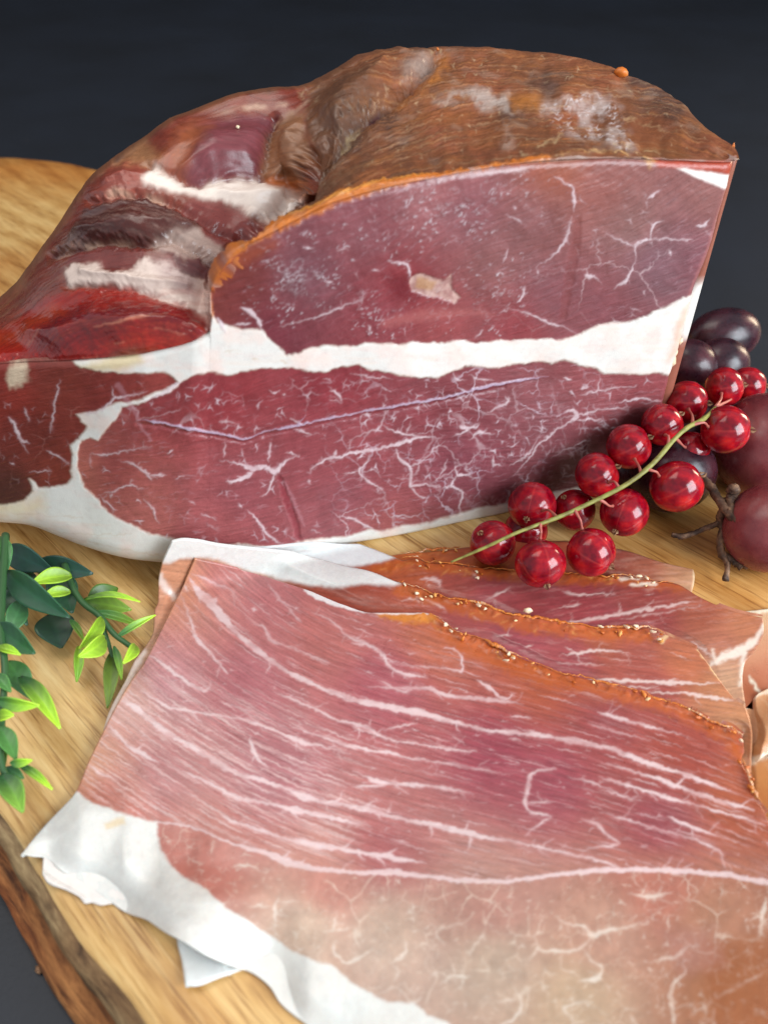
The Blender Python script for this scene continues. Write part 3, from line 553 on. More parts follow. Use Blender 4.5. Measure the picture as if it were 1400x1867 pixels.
cv.put(st, (150, 110, 88), .35)
cv.put(cv.poly([(20, 668), (36, 655), (52, 662), (46, 690), (24, 700), (14, 690)], 8, 12), (222, 200, 170), .8)
fl_zone = cv.poly([(-90, 700), (-90, 600), (30, 520), (104, 420), (170, 320), (215, 290), (330, 210), (450, 165), (560, 155), (560, 345), (470, 415), (420, 455), (385, 510), (388, 660)], 6, 3)*top
th_l = np.radians(np.interp(X, [-60, 60, 150, 260, 360, 480, 560], [-42, -38, -24, 2, 22, 14, -40])+20*cv.wx)
grl = lic(X.shape, th_l, 14, 5); pale = smooth(.30, .5, cv.C[..., 1]); fl_zone = fl_zone*(1-.8*pale); cv.C *= (1+.11*grl*fl_zone)[..., None]; cv.H += grl*fl_zone*.00003
cv.C *= (1+.16*fbm(X, Y, 26, 4, 39)*fl_zone)[..., None]
for L_, dep, sf_ in (([(95, 468, 4), (140, 450, 5), (190, 438, 6), (264, 444, 6), (315, 436, 6), (370, 462, 8), (392, 480, 10)], .0030, 13), ([(165, 366, 4), (210, 354, 6), (270, 352, 6), (330, 374, 6), (380, 408, 8), (430, 436, 10)], .0028, 12), ([(390, 520, 14), (410, 476, 16), (445, 430, 16), (500, 384, 14), (548, 340, 14), (566, 275, 12)], .0055, 14), ([(270, 300, 4), (318, 318, 5), (360, 338, 6), (420, 324, 5), (484, 328, 8)], .0018, 9), ([(478, 325, 6), (486, 270, 8), (500, 215, 8)], .0028, 10), ([(120, 520, 4), (180, 524, 6), (260, 530, 6), (330, 560, 8)], .0014, 10), ([(0, 660, 8), (60, 655, 8), (120, 664, 6)], .0014, 10)):
    cv.H -= cv.strokes([L_], sf_, 5)*top*dep
for pts_, hh_, sf_ in (([(60, 610), (180, 560), (320, 570), (370, 610), (250, 625), (120, 640)], .0040, 34), ([(140, 420), (240, 385), (350, 410), (250, 425)], .0024, 20), ([(340, 300), (380, 250), (470, 240), (460, 300)], .0034, 26), ([(400, 350), (480, 345), (510, 355), (460, 378)], .0022, 16), ([(150, 495), (230, 500), (340, 520), (250, 510)], .0020, 14), ([(195, 330), (230, 305), (260, 320)], .0020, 16), ([(500, 320), (520, 240), (545, 230), (545, 310)], .0030, 16)):
    cv.H += cv.poly(pts_, sf_, 5)*top*hh_
# ---- brown dried top with fibres
lobe = cv.poly([(545, 350), (570, 260), (540, 160), (610, 130), (675, 90), (860, 60), (1100, 60), (1400, 200), (1400, 290), (1100, 286), (940, 296), (780, 324), (620, 362), (500, 420), (420, 465), (470, 408)], 4, 3)*top
def fa(x, y):
    xs_ = [420, 520, 620, 760, 900, 1060, 1200, 1340]; an = [-48, -40, -28, -15, -6, 2, 12, 26]
    return float(np.interp(x, xs_, an))*(.55 if y < 180 else 1)
for n_, c_, op, hh_, w1 in ((520, (84, 54, 36), .42, -.00012, 2.6), (420, (182, 116, 62), .42, .0001, 2.4), (300, (206, 170, 130), .42, .00008, 1.7)):
    mk = cv.strokes(flow_strokes(n_, (420, 80, 1350, 460), fa, 25, 140, .8, w1, None, .06), 1.2, 4)*lobe
    cv.put(mk, c_, op); cv.H += mk*hh_
xs_ = [420, 520, 620, 760, 900, 1060, 1200, 1340]
th_t = np.radians(np.interp(X, xs_, [-48, -40, -28, -15, -6, 2, 12, 26])*np.where(Y < 180, .6, 1)+14*cv.wx)
grt = lic(X.shape, th_t, 22, 7, 2); gr2 = lic(X.shape, th_t, 10, 8)
cv.C *= (1+(.07*grt+.10*gr2)*lobe)[..., None]; cv.H += (grt*.00003+gr2*.00003)*lobe
cv.put(smooth(.05, .6, fbm(X*.8, Y*1.6, 70, 3, 47))*lobe, (156, 90, 44), .28)
cv.put(smooth(.2, .6, fbm(X*.7, Y*1.5, 30, 4, 48))*lobe, (182, 158, 140), .16)
cv.put(cv.strokes(flecks(260, (440, 85, 1340, 450), 35, 2, 9, .9, 2.2), 1.1, 3)*lobe, (214, 184, 146), .5)
cv.H -= cv.strokes([[(556, 345, 20), (600, 275, 22), (650, 222, 22), (700, 190, 20), (760, 140, 14), (790, 105, 8)]], 22, 6)*lobe*.0042
cv.H += cv.poly([(580, 200), (640, 140), (700, 110), (690, 160), (620, 230)], 26, 6)*lobe*.003
cv.put(cv.poly([(560, 180), (680, 110), (700, 200), (600, 300), (560, 340)], 25, 14)*lobe, (96, 62, 42), .6)
cv.put(cv.poly([(470, 410), (560, 350), (680, 290), (640, 330), (520, 390), (440, 450)], 14, 8)*lobe, (88, 62, 44), .6)
cv.put(cv.poly([(792, 183), (868, 166), (924, 174), (932, 204), (868, 193)], 12, 12)*smooth(-.45, .25, fbm(X, Y, 16, 4, 52)), (176, 158, 148), .75)
cv.put(cv.poly([(905, 195), (945, 205), (932, 250), (940, 275), (922, 272), (918, 220)], 10, 12)*smooth(-.3, .3, fbm(X, Y, 14, 4, 53)), (178, 152, 138), .6)
cv.put(cv.poly([(980, 196), (1025, 180), (1091, 172), (1130, 192), (1137, 232), (1160, 268), (1140, 282), (1096, 258), (1035, 240), (1051, 217), (1005, 204)], 14, 14)*smooth(-.45, .2, fbm(X, Y, 18, 4, 54)), (180, 162, 156), .6)
cv.put(cv.strokes(flow_strokes(260, (975, 170, 1165, 285), lambda x, y: rnd.uniform(-60, 60), 4, 16, 1, 3), 1.2, 4)*cv.poly([(980, 196), (1025, 180), (1091, 172), (1130, 192), (1137, 232), (1160, 268), (1140, 282), (1096, 258), (1035, 240)], 7, 9), (216, 206, 206), .6)
cv.put(cv.poly([(928, 180), (985, 172), (985, 200), (940, 200)], 14, 9), (186, 114, 44), .5)
cv.put(cv.strokes([[(808, 112, 16), (790, 140, 20), (750, 165, 12), (725, 185, 8)]], 16, 12), (198, 118, 44), .6)
cv.put(cv.poly([(735, 110), (770, 95), (795, 110), (780, 128), (745, 128)], 14, 10), (150, 130, 120), .6)
cv.put(cv.strokes([[(755, 88, 7), (800, 84, 9)], [(1010, 260, 5), (1030, 230, 3)], [(960, 282, 4), (1010, 250, 3)], [(1140, 215, 5), (1230, 240, 4)], [(1120, 262, 4), (1200, 275, 4)], [(620, 250, 6), (650, 225, 10), (660, 200, 5)]], 4, 10)*smooth(-.3, .4, fbm(X, Y, 16, 3, 89)), (206, 176, 132), .65)
cv.put(cv.poly([(660, 215), (690, 190), (696, 205), (672, 222)], 5, 6), (70, 20, 34), .85)
cv.put(cv.poly([(1140, 215), (1200, 212), (1240, 235), (1220, 260), (1160, 258), (1138, 240)], 7, 6), (120, 66, 40), .6)
cv.R = np.where(top*(lobe > .5) > .5, .40, cv.R)
cv.F = np.clip(cv.F+vein+(face-meat).clip(0, 1), 0, 1)
cv.H += vein*.00012+np.clip(face-meat, 0, 1)*.00025+fbm(X, Y, 120, 2, 71)*.0009*face+fbm(X, Y, 14, 3, 72)*.00010*meat
cv.H += top*(fbm(X, Y, 60, 3, 81)*(.0007+.0006*lobe)+fbm(X, Y, 18, 3, 83)*.00022*lobe)
# ---- geometry
off_c = np.array([bend(c[0][0]) for c in COLS])
B0 = at_face(*np.array([c[0] for c in COLS], float).T, off_c)
rowsP = [at_face(np.array([c[k][0] for c in COLS], float), np.array([c[k][1] for c in COLS], float), np.array([c[k][2] for c in COLS])+off_c) for k in range(1, 8)]
d_top = np.linalg.norm(np.diff(np.array([c[1][:2] for c in COLS], float), axis=0), axis=1); d_bot = np.linalg.norm(np.diff(np.array([c[0] for c in COLS], float), axis=0), axis=1)
sk = np.r_[0, np.cumsum(np.maximum(d_top, d_bot)+1)]
NU, NV = 900, 400
su = np.linspace(0, sk[-1], NU)
Tb = pchip(sk, rowsP[0], su); Bb = pchip(sk, B0, su)
vv = np.linspace(0, 1, NV)[:, None, None]
P = Bb[None]*(1-vv)+Tb[None]*vv
px, py = proj(P); fC, fR, fF, fH = cv.sample(px, py)
ln = np.linalg.norm(Tb-Bb, axis=1)
dt = (1-vv[..., 0])*ln; db = vv[..., 0]*ln
def rnd_off(d, r): q = np.clip(1-d/r, 0, 1); return -r*(1-np.sqrt(1-q*q))
pxb = 700+0*su; pxb, _ = proj(Bb)
rb = np.interp(pxb, [-60, 120, 260, 420, 700, 1168], [.011, .014, .010, .004, .0022, .0018])
off = rnd_off(dt, .0018)+rnd_off(db, rb[None])*1.0+fH
ds = (1-np.linspace(0, 1, NU))*np.linalg.norm(Tb[-1]-Tb[0]); off += rnd_off(ds, .003)[None]
P = P+EN*off[..., None]
re = smooth(.965, 1.0, np.linspace(0, 1, NU))[None, :]; vz = np.linspace(0, 1, NV)[:, None]
P = P+EU*(re*.0016*fbm(vz*60+0*re, 0*vz+5, 9, 3, 4))[..., None]
h0, w0 = cv.X.shape
ci = np.clip(((px-cv.x0)/cv.step).astype(int), 0, w0-1); cj = np.clip(((py-cv.y0)/cv.step).astype(int), 0, h0-1)
reg = np.where(REG_LOW[cj, ci], 1, np.where(REG_UP[cj, ci], 2, np.where(REG_SH[cj, ci], 3, 0)))
# what is fat: the band between the muscles, or the rim below them
mid = np.interp(px, [-60, 130, 330, 420, 1260], [760, 790, 720, 740, 740])
reg = np.where((reg == 0) & (py > mid), 4, reg)
Qf = quads(NV, NU); fr = reg.reshape(-1)[Qf[:, 0]]
base_pt = at_face(600.0, 1000.0, .03); base_pt[2] = 0
ham = empty('ham_joint', tuple(map(float, base_pt)))
tag(ham, 'large block of cured ham with flat marbled cut face, standing on the board', 'ham')
Vf = P.reshape(-1, 3)-base_pt; at_ = {'pigment': fC.reshape(-1, 3), 'gloss': fR.reshape(-1)}
for k, nm, lb in ((1, 'lower_muscle', 'dark pink marbled lower muscle of the cut face'), (2, 'upper_muscle', 'mauve upper muscle of the cut face with white salt bloom'), (3, 'shank_muscle', 'brick red muscle at the left of the cut face'), (0, 'fat_layer', 'white fat band between the two muscles'), (4, 'fat_rim', 'thick white outer fat along the bottom')):
    o = link(nm, submesh(nm, Vf, Qf[fr == k], at_), M_HAM, ham); o['label'] = lb
# dried upper surface, back, ends and underside
BK = -EN
NT = 300
tk = np.arange(7.0)/6
G = np.stack([pchip(sk, r, su) for r in rowsP])
Tq = np.linspace(0, 1, NT)
Pt = pchip(tk, G, Tq)
px, py = proj(Pt); tC, tR, tF, tH = cv.sample(px, py)
nrm = grid_normals(Pt); nrm *= np.sign((nrm*(CAM-Pt)).sum(-1).mean())
edge = smooth(0, .03, Tq)[:, None]
Pt = Pt+nrm*(tH*edge)[..., None]
Pt[0] = P[-1]; Pt[1] = .5*(Pt[1]+P[-1])
crest = Pt[-1]
back = []
for q, (bk, fz) in enumerate(((.006, .985), (.014, .93), (.022, .8), (.028, .55), (.030, .25), (.026, 0.0))):
    r_ = crest+BK*bk; r_[:, 2] = crest[:, 2]*fz+.001; back.append(r_)
Pt = np.concatenate([Pt, np.array(back)], 0)
ex = len(back)
bx_, by_ = proj(np.array(back)); 
bC = np.repeat(lin((122, 74, 44))[None], ex*NU, 0).reshape(ex, NU, 3)*(1+.25*fbm(np.arange(NU)[None, :]+0*np.arange(ex)[:, None], 30*np.arange(ex)[:, None]+0*su[None], 40, 3, 7))[..., None]
o = link('dried_crust', np_mesh('dried_crust', Pt.reshape(-1, 3)-base_pt, quads(Pt.shape[0], NU), {'pigment': np.concatenate([tC, bC]).reshape(-1, 3), 'gloss': np.concatenate([tR, np.full((ex, NU), .5)]).reshape(-1)}), M_HAM, ham)
o['label'] = 'brown dried fibrous outer surface of the ham'
# right end wall, left end wall, underside
def wall(name, edge_pts, lowfn, rows_, col):
    E = np.asarray(edge_pts); A = np.stack([E*(1-f)+lowfn(E)*f for f in np.linspace(0, 1, rows_)])
    nn = A.shape[0]*A.shape[1]; j = np.arange(nn)
    cc = np.repeat(lin(col)[None], nn, 0)*(1+.2*fbm(j*.37, j*.11, 9, 2, 4))[:, None]
    link(name, np_mesh(name, A.reshape(-1, 3)-base_pt, quads(*A.shape[:2]), {'pigment': cc, 'gloss': np.full(nn, .42)}), M_HAM, ham)
def down(E): q = E.copy(); q[:, 2] = .0005; return q
def cap(idx):
    fe = P[:, idx]; te = Pt[:, idx]       # front edge going up, then the crust going back
    return np.concatenate([fe, te[1:]])
for name, idx, col in (('end_wall', -1, (150, 88, 70)), ('end_wall', 0, (110, 52, 44))):
    te = Pt[:, idx]; fe0 = P[0, idx]
    tgt = te.copy(); f = np.linspace(0, 1, len(te)); tgt[:, 2] = 0.0005 if idx == -1 else fe0[2]*(1-np.clip(f*2, 0, 1))+.0005
    if idx == 0: tgt[:, :2] += (fe0-te[0])[None, :2]*(1-f)[:, None]
    A = np.stack([te*(1-g)+tgt*g for g in np.linspace(0, 1, 60)])
    if idx == -1:                          # front column of the wall follows the cut face edge
        fe = P[::-1, idx]; k = np.linspace(0, len(fe)-1, 60).astype(int); A[:, 0] = fe[k]
        pull = smooth(.12, 0, f)[None, :, None]; A = A*(1-pull)+A[:, :1]*pull+pull*(A[:1]-A[:1, :1])*np.linspace(1, 1, 60)[:, None, None]*0
    else:
        fe = P[::-1, idx]; A[:, 0] = fe[np.linspace(0, len(fe)-1, 60).astype(int)]
    nn = A.shape[0]*A.shape[1]; j = np.arange(nn)
    zf = A[..., 2].reshape(-1); fatw = smooth(.052, .056, zf)*smooth(.074, .070, zf) if idx == -1 else 0*zf
    cc = lin(col)[None]*(1-fatw)[:, None]+lin((230, 222, 214))[None]*fatw[:, None]
    link(name, np_mesh(name, A.reshape(-1, 3)-base_pt, quads(*A.shape[:2]), {'pigment': cc, 'gloss': np.full(nn, .42)}), M_HAM, ham)
be = P[0]; und = []
for f in (0, .25, .5, .75, 1): 
    r_ = be+BK*(.045*f); r_[:, 2] = be[:, 2]*(1-f)**2+.0003; und.append(r_)
und = np.array(und); nn = und.shape[0]*NU
link('underside', np_mesh('underside', und.reshape(-1, 3)-base_pt, quads(5, NU), {'pigment': np.repeat(lin((226, 210, 192))[None], nn, 0), 'gloss': np.full(nn, .4)}), M_HAM, ham)
# ------------------------------------------------------------------ carved slices
def resample(pts, n):
    return spline(np.c_[np.asarray(pts, float), np.zeros(len(pts))], n)[:, :2]
def coons(top, bottom, left, right, nu, nv):
    T = resample(top, nu); Bm = resample(bottom, nu); Lf = resample(left, nv); Rt = resample(right, nv)   # left/right run top -> bottom
    u = np.linspace(0, 1, nu)[None, :, None]; v = np.linspace(0, 1, nv)[:, None, None]
    return ((1-v)*T[None]+v*Bm[None]+(1-u)*Lf[:, None]+u*Rt[:, None]
            - ((1-u)*(1-v)*T[0]+u*(1-v)*T[-1]+(1-u)*v*Bm[0]+u*v*Bm[-1]))
def make_slice(label, cv, top, bottom, left, right, nu, nv, zf, thick=.0009, lean=.0025, group='carved ham slices fanned on the board'):
    G = coons(top, bottom, left, right, nu, nv)
    px, py = G[..., 0], G[..., 1]
    C, R, F, Hh = cv.sample(px, py)
    Z = zf(px, py, np.linspace(0, 1, nu)[None, :]+0*px, np.linspace(0, 1, nv)[:, None]+0*px)
    for q in CEIL: Z = np.minimum(Z, q(px, py))
    Z = np.maximum(Z, thick+.0002)
    D = ray(px, py); tb = (Z-CAMH)/D[..., 2]; tf = (lean-(CAM-Q0)@EN)/(D@EN)      # lies on the board, or leans against the ham
    kk = .004; hq = np.clip(.5+.5*(tf-tb)/kk, 0, 1); tt = tf*(1-hq)+tb*hq-kk*hq*(1-hq)
    P = CAM+D*tt[..., None]; P[..., 2] += Hh
    # rounded rim: the outermost rows sink a little
    rimu = np.minimum(np.arange(nu), np.arange(nu)[::-1])[None, :]; rimv = np.minimum(np.arange(nv), np.arange(nv)[::-1])[:, None]
    P[..., 2] -= np.where(np.minimum(rimu, rimv) == 0, .0003, 0)
    a = np.arange(nu*nv).reshape(nv, nu)
    loop = np.r_[a[0, :], a[1:, -1], a[-1, -2::-1], a[-2:0:-1, 0]]; n0 = nu*nv; nl = len(loop)
    gn = grid_normals(P); gn *= np.where((gn*(CAM-P)).sum(-1, keepdims=True) < 0, -1, 1); Pb = P-gn*thick      # sheet thickness along its own normal
    skirt = Pb.reshape(-1, 3)[loop].copy()
    cu = np.unique(np.r_[np.arange(0, nu, 5), nu-1]); cw = np.unique(np.r_[np.arange(0, nv, 5), nv-1])   # coarser underside
    bot = Pb[np.ix_(cw, cu)].copy()
    V = np.concatenate([P.reshape(-1, 3), skirt, bot.reshape(-1, 3)])
    Q1 = quads(nv, nu)[:, ::-1]; Q2 = quads(len(cw), len(cu))+n0+nl
    kk_ = np.arange(nl); Q3 = np.stack([loop, np.roll(loop, -1), n0+(kk_+1) % nl, n0+kk_], -1)
    cen_ = P.reshape(-1, 3).mean(0); cen_[2] = 0
    ob = empty('ham_slice', tuple(map(float, cen_))); tag(ob, label, 'ham slice', group)
    Cf = C.reshape(-1, 3); Rf = R.reshape(-1); bi = a[np.ix_(cw, cu)].ravel()
    attrs = {'pigment': np.concatenate([Cf, Cf[loop], Cf[bi]]), 'gloss': np.concatenate([Rf, Rf[loop], Rf[bi]])}
    link('meat_sheet', np_mesh('meat_sheet', V-cen_, np.concatenate([Q1, Q2, Q3]), attrs), M_SLICE, ob)
    return ob, cen_, G, P
CEIL = []
def add_ceiling(G, P, gap=.0012):
    # the underside of a slice already laid: later, lower slices must stay below it
    st_ = 8.0; nx_ = int(1600/st_); ny_ = int(1300/st_); Zm = np.full((ny_, nx_), 9.0)
    i = ((G[..., 0]+50)/st_).astype(int); j_ = ((G[..., 1]-900)/st_).astype(int); ok = (i >= 0) & (i < nx_) & (j_ >= 0) & (j_ < ny_)
    np.minimum.at(Zm, (j_[ok], i[ok]), P[..., 2][ok]-gap)
    pad = np.pad(Zm, 2, constant_values=9.0); Zd = np.full_like(Zm, 9.0)
    for a in range(5):
        for b in range(5):
            w_ = .00022*max(0, abs(a-2)+abs(b-2)-1); Zd = np.minimum(Zd, pad[a:a+ny_, b:b+nx_]+w_)
    Zd = np.minimum(Zd, .0060)
    for _ in range(2):
        q_ = np.pad(Zd, 1, mode='edge'); Zs = sum(q_[a:a+ny_, b:b+nx_] for a in range(3) for b in range(3))/9; Zd = np.where(Zm < 8, np.minimum(Zs, Zm), Zs)
    def f(px, py):
        gx = np.clip((px+50)/st_-.5, 0, nx_-1.001); gy = np.clip((py-900)/st_-.5, 0, ny_-1.001); i0 = gx.astype(int); j0 = gy.astype(int); fx = gx-i0; fy = gy-j0
        Zc = np.minimum(Zd, .0062)
        return (Zc[j0, i0]*(1-fx)+Zc[j0, i0+1]*fx)*(1-fy)+(Zc[j0+1, i0]*(1-fx)+Zc[j0+1, i0+1]*fx)*fy
    CEIL.append(f)
rnd2 = random.Random(11)
M_CRUST, nt, p = new_mat('dried_crust_rim')
a_ = N(nt, 'ShaderNodeAttribute', attribute_name='pigment'); co = objco(nt); n1 = noise(nt, 700, 4, .6, co)
nt.links.new(mix(nt, 1.0, a_.outputs['Color'], ramp(nt, n1.outputs[0], [(.3, (.72, .66, .6)), (.7, (1, 1, 1))]).outputs[0], 'MULTIPLY'), p.inputs['Base Color'])
p.inputs['Roughness'].default_value = .38; bumpnode(nt, p, n1.outputs[0], .4, .0003)
def lump(r, seed, sq=(1, 1, 1), sub=2, amp=.45):
    bm = bmesh.new(); bmesh.ops.create_icosphere(bm, subdivisions=sub, radius=1)
    for v in bm.verts:
        k = 1+amp*float(fbm(np.array(v.co.x*1.7+v.co.z+30), np.array(v.co.y*1.7-v.co.z*.6+30), 1.0, 2, seed))
        v.co = Vector((v.co.x*k*sq[0]*r, v.co.y*k*sq[1]*r, v.co.z*k*sq[2]*r))
    for f in bm.faces: f.smooth = True
    me = bpy.data.meshes.new('lump'); bm.to_mesh(me); bm.free(); return me
CRUMB = []
for k_, cc_ in enumerate(((206, 116, 40), (186, 92, 30), (228, 160, 84), (226, 190, 140))):
    mc_, nt, p = new_mat('crumb_amber'); p.inputs['Base Color'].default_value = (*lin(cc_), 1); p.inputs['Roughness'].default_value = .45
    me_ = lump(1.0, 50+k_, (1, 1, 1), 2, .9); me_.materials.append(mc_); CRUMB.append(me_)
def crust_rim(ob, cen_, pts, zf0, seed, rad=.0009, whites=()):
    """shrivelled orange rim along a slice's outer edge: lumpy, broken bead"""
    L = resample(pts, max(60, int(len(pts)*26))); n = len(L); j = np.arange(n)
    wob = fbm(j*1.0, 0*j, 9, 4, seed)*7.0; L = L+np.c_[wob*.3, wob]
    z = np.array([zf0(x, y) for x, y in L]); P = at_z(L[:, 0], L[:, 1], z)
    r = rad*(.10+.50*np.clip(.42+fbm(j*1.0, 0*j+9, 26, 4, seed+5)*1.6, 0, 1.5))*np.sin(np.pi*np.clip(j/(n-1), .03, .97))**.35
    V, Q = tube(P, r, 9, .7, seed)
    V[:, 2] = zf0(0, 0)*0+np.repeat(np.r_[P[0, 2], P[:, 2], P[-1, 2]], 9)+(V[:, 2]-np.repeat(np.r_[P[0, 2], P[:, 2], P[-1, 2]], 9))*.75
    jj = np.repeat(np.r_[0, j, n-1], 9); k = fbm(jj*1.0, np.arange(len(jj))*.9, 5, 3, seed+9)
    c = lin((204, 108, 34))[None]*(1-smooth(0, .6, k))[:, None]+lin((236, 168, 84))[None]*smooth(0, .6, k)[:, None]
    px_ = np.repeat(np.r_[L[0, 0], L[:, 0], L[-1, 0]], 9)
    for wx_, ww in whites:
        mk = np.exp(-((px_-wx_)/ww)**2)*smooth(-.2, .4, fbm(jj*2.0, np.arange(len(jj))*1.3, 4, 2, seed+3)); c = c*(1-mk[:, None])+lin((238, 214, 186))[None]*mk[:, None]
    o = link('crust_rim', np_mesh('crust_rim', V-cen_, Q, {'pigment': c}), M_CRUST, ob)
    for q in range(max(4, n//16)):                       # crumbly bits clinging to the dried edge
        i = rnd2.randrange(n); b = link('crust_crumb', CRUMB[q % len(CRUMB)], None, ob); rr_ = rnd2.uniform(.00025, .0007)
        b.scale = (rr_*rnd2.uniform(.8, 1.6), rr_*rnd2.uniform(.5, 1), rr_*rnd2.uniform(.4, .8)); b.rotation_euler = (rnd2.random(), rnd2.random(), rnd2.random()*6)
        b.location = tuple(map(float, at_z(L[i, 0]+rnd2.uniform(-6, 6), L[i, 1]+rnd2.uniform(-2, 16), z[i]+.0002)-cen_))
    return o
M_FLAKE, nt, p = new_mat('fat_flake'); p.inputs['Base Color'].default_value = (*lin((226, 200, 168)), 1); p.inputs['Roughness'].default_value = .4
p.inputs['Subsurface Weight'].default_value = .2; p.inputs['Subsurface Scale'].default_value = .0008
def flakes(ob, cen_, spots):
    for k, (x, y, r, z) in enumerate(spots):
        me = lump(r*.8, k+int(x), (1.5, .8, .6), 2, .9); o = link('fat_flake', me, M_FLAKE, ob)
        o.location = tuple(map(float, at_z(x, y, z)-cen_)); o.rotation_euler = (rnd2.random(), rnd2.random(), rnd2.random()*3)

# ---- front slice
c1 = Canvas(20, 1000, 1480, 2010, 1.6, 21); X, Y = c1.X, c1.Y
c1.C = c1.idw([(400, 1060, (186, 112, 104)), (480, 1090, (180, 104, 102)), (600, 1150, (178, 100, 92)), (700, 1250, (160, 78, 84)), (900, 1380, (148, 58, 70)), (1100, 1300, (146, 60, 64)), (1000, 1420, (150, 62, 72)), (500, 1400, (164, 90, 94)), (450, 1250, (168, 94, 98)), (300, 1250, (182, 120, 122)), (300, 1400, (170, 98, 96)), (700, 1550, (160, 80, 78)), (1200, 1500, (138, 58, 62)), (350, 1560, (186, 108, 92)), (600, 1620, (184, 120, 104)), (700, 1700, (184, 150, 128)), (560, 1690, (192, 158, 134)), (900, 1760, (174, 144, 122)), (900, 1650, (172, 118, 102)), (1100, 1700, (172, 124, 102)), (1050, 1820, (174, 140, 110)), (1300, 1680, (164, 108, 80)), (1330, 1800, (156, 94, 56)), (1200, 1620, (168, 98, 78)), (1250, 1380, (150, 60, 44)), (1350, 1450, (160, 74, 40)), (170, 1400, (184, 118, 80)), (250, 1270, (184, 130, 116)), (340, 1060, (196, 128, 96)), (800, 1150, (176, 92, 62)), (1100, 1265, (158, 72, 46)), (1000, 1230, (166, 76, 40)), (200, 1430, (178, 104, 90))], 3.4)
lum = (c1.C*np.array([.3, .5, .2])).sum(-1, keepdims=True); c1.C = (c1.C*.91+lum*.09)*np.array([1.0, 1.02, 1.03])
c1.C *= (1+.10*fbm(X, Y, 45, 4, 33))[..., None]
th1 = np.radians(np.interp(X, [100, 250, 400, 600, 800, 1000, 1200, 1400], [34, 34, 30, 20, 14, 14, 19, 24])+np.interp(Y, [1050, 1200, 1400, 1600], [20, 8, 0, -4])*np.interp(X, [300, 700], [1, .2])+6*c1.wx)
g1 = lic(X.shape, th1, 26, 3); g1b = lic(X.shape, th1, 10, 4)
c1.R[:] = .33+.10*fbm(X, Y, 50, 3, 99)
up1 = c1.poly([(0, 900), (1500, 900), (1500, 1640), (1400, 1611), (1329, 1596), (1239, 1589), (1150, 1586), (1079, 1589), (1007, 1596), (936, 1607), (831, 1606), (746, 1595), (660, 1592), (574, 1585), (489, 1558), (414, 1535), (349, 1508), (283, 1499), (138, 1446)], 4, 4)
lo1 = 1-up1
c1.C *= (1+(.10*g1+.06*g1b)*up1)[..., None]
c1.C *= (1+.09*fbm(X, Y, 9, 3, 37)*lo1)[..., None]
def fa1(x, y):
    base = float(np.interp(x, [100, 250, 400, 600, 800, 1000, 1200, 1400], [34, 34, 30, 20, 14, 14, 19, 24]))
    return base+float(np.interp(y, [1050, 1200, 1400, 1600], [20, 8, 0, -4]))*float(np.interp(x, [300, 700], [1, .2]))
rnd = rnd2
for n_, c_, op, lo_, hi_, w0_, w1_ in ((1500, (206, 168, 166), .32, 14, 80, .8, 1.9), (360, (222, 194, 192), .5, 20, 90, 1.0, 2.8), (900, (118, 38, 50), .26, 15, 80, 1.0, 3.0)):
    mk = c1.strokes(flow_strokes(n_, (120, 1030, 1400, 1600), fa1, lo_, hi_, w0_, w1_, None, .06), 1.2, 3)*up1
    c1.put(mk, c_, op)
mk = c1.strokes(flow_strokes(420, (120, 1200, 620, 1540), fa1, 25, 110, 1.0, 3.0, None, .04), 1.2, 3)*up1*smooth(-40, 90, (Y-1240)+(450-X)*.35); c1.put(mk, (220, 190, 184), .62)
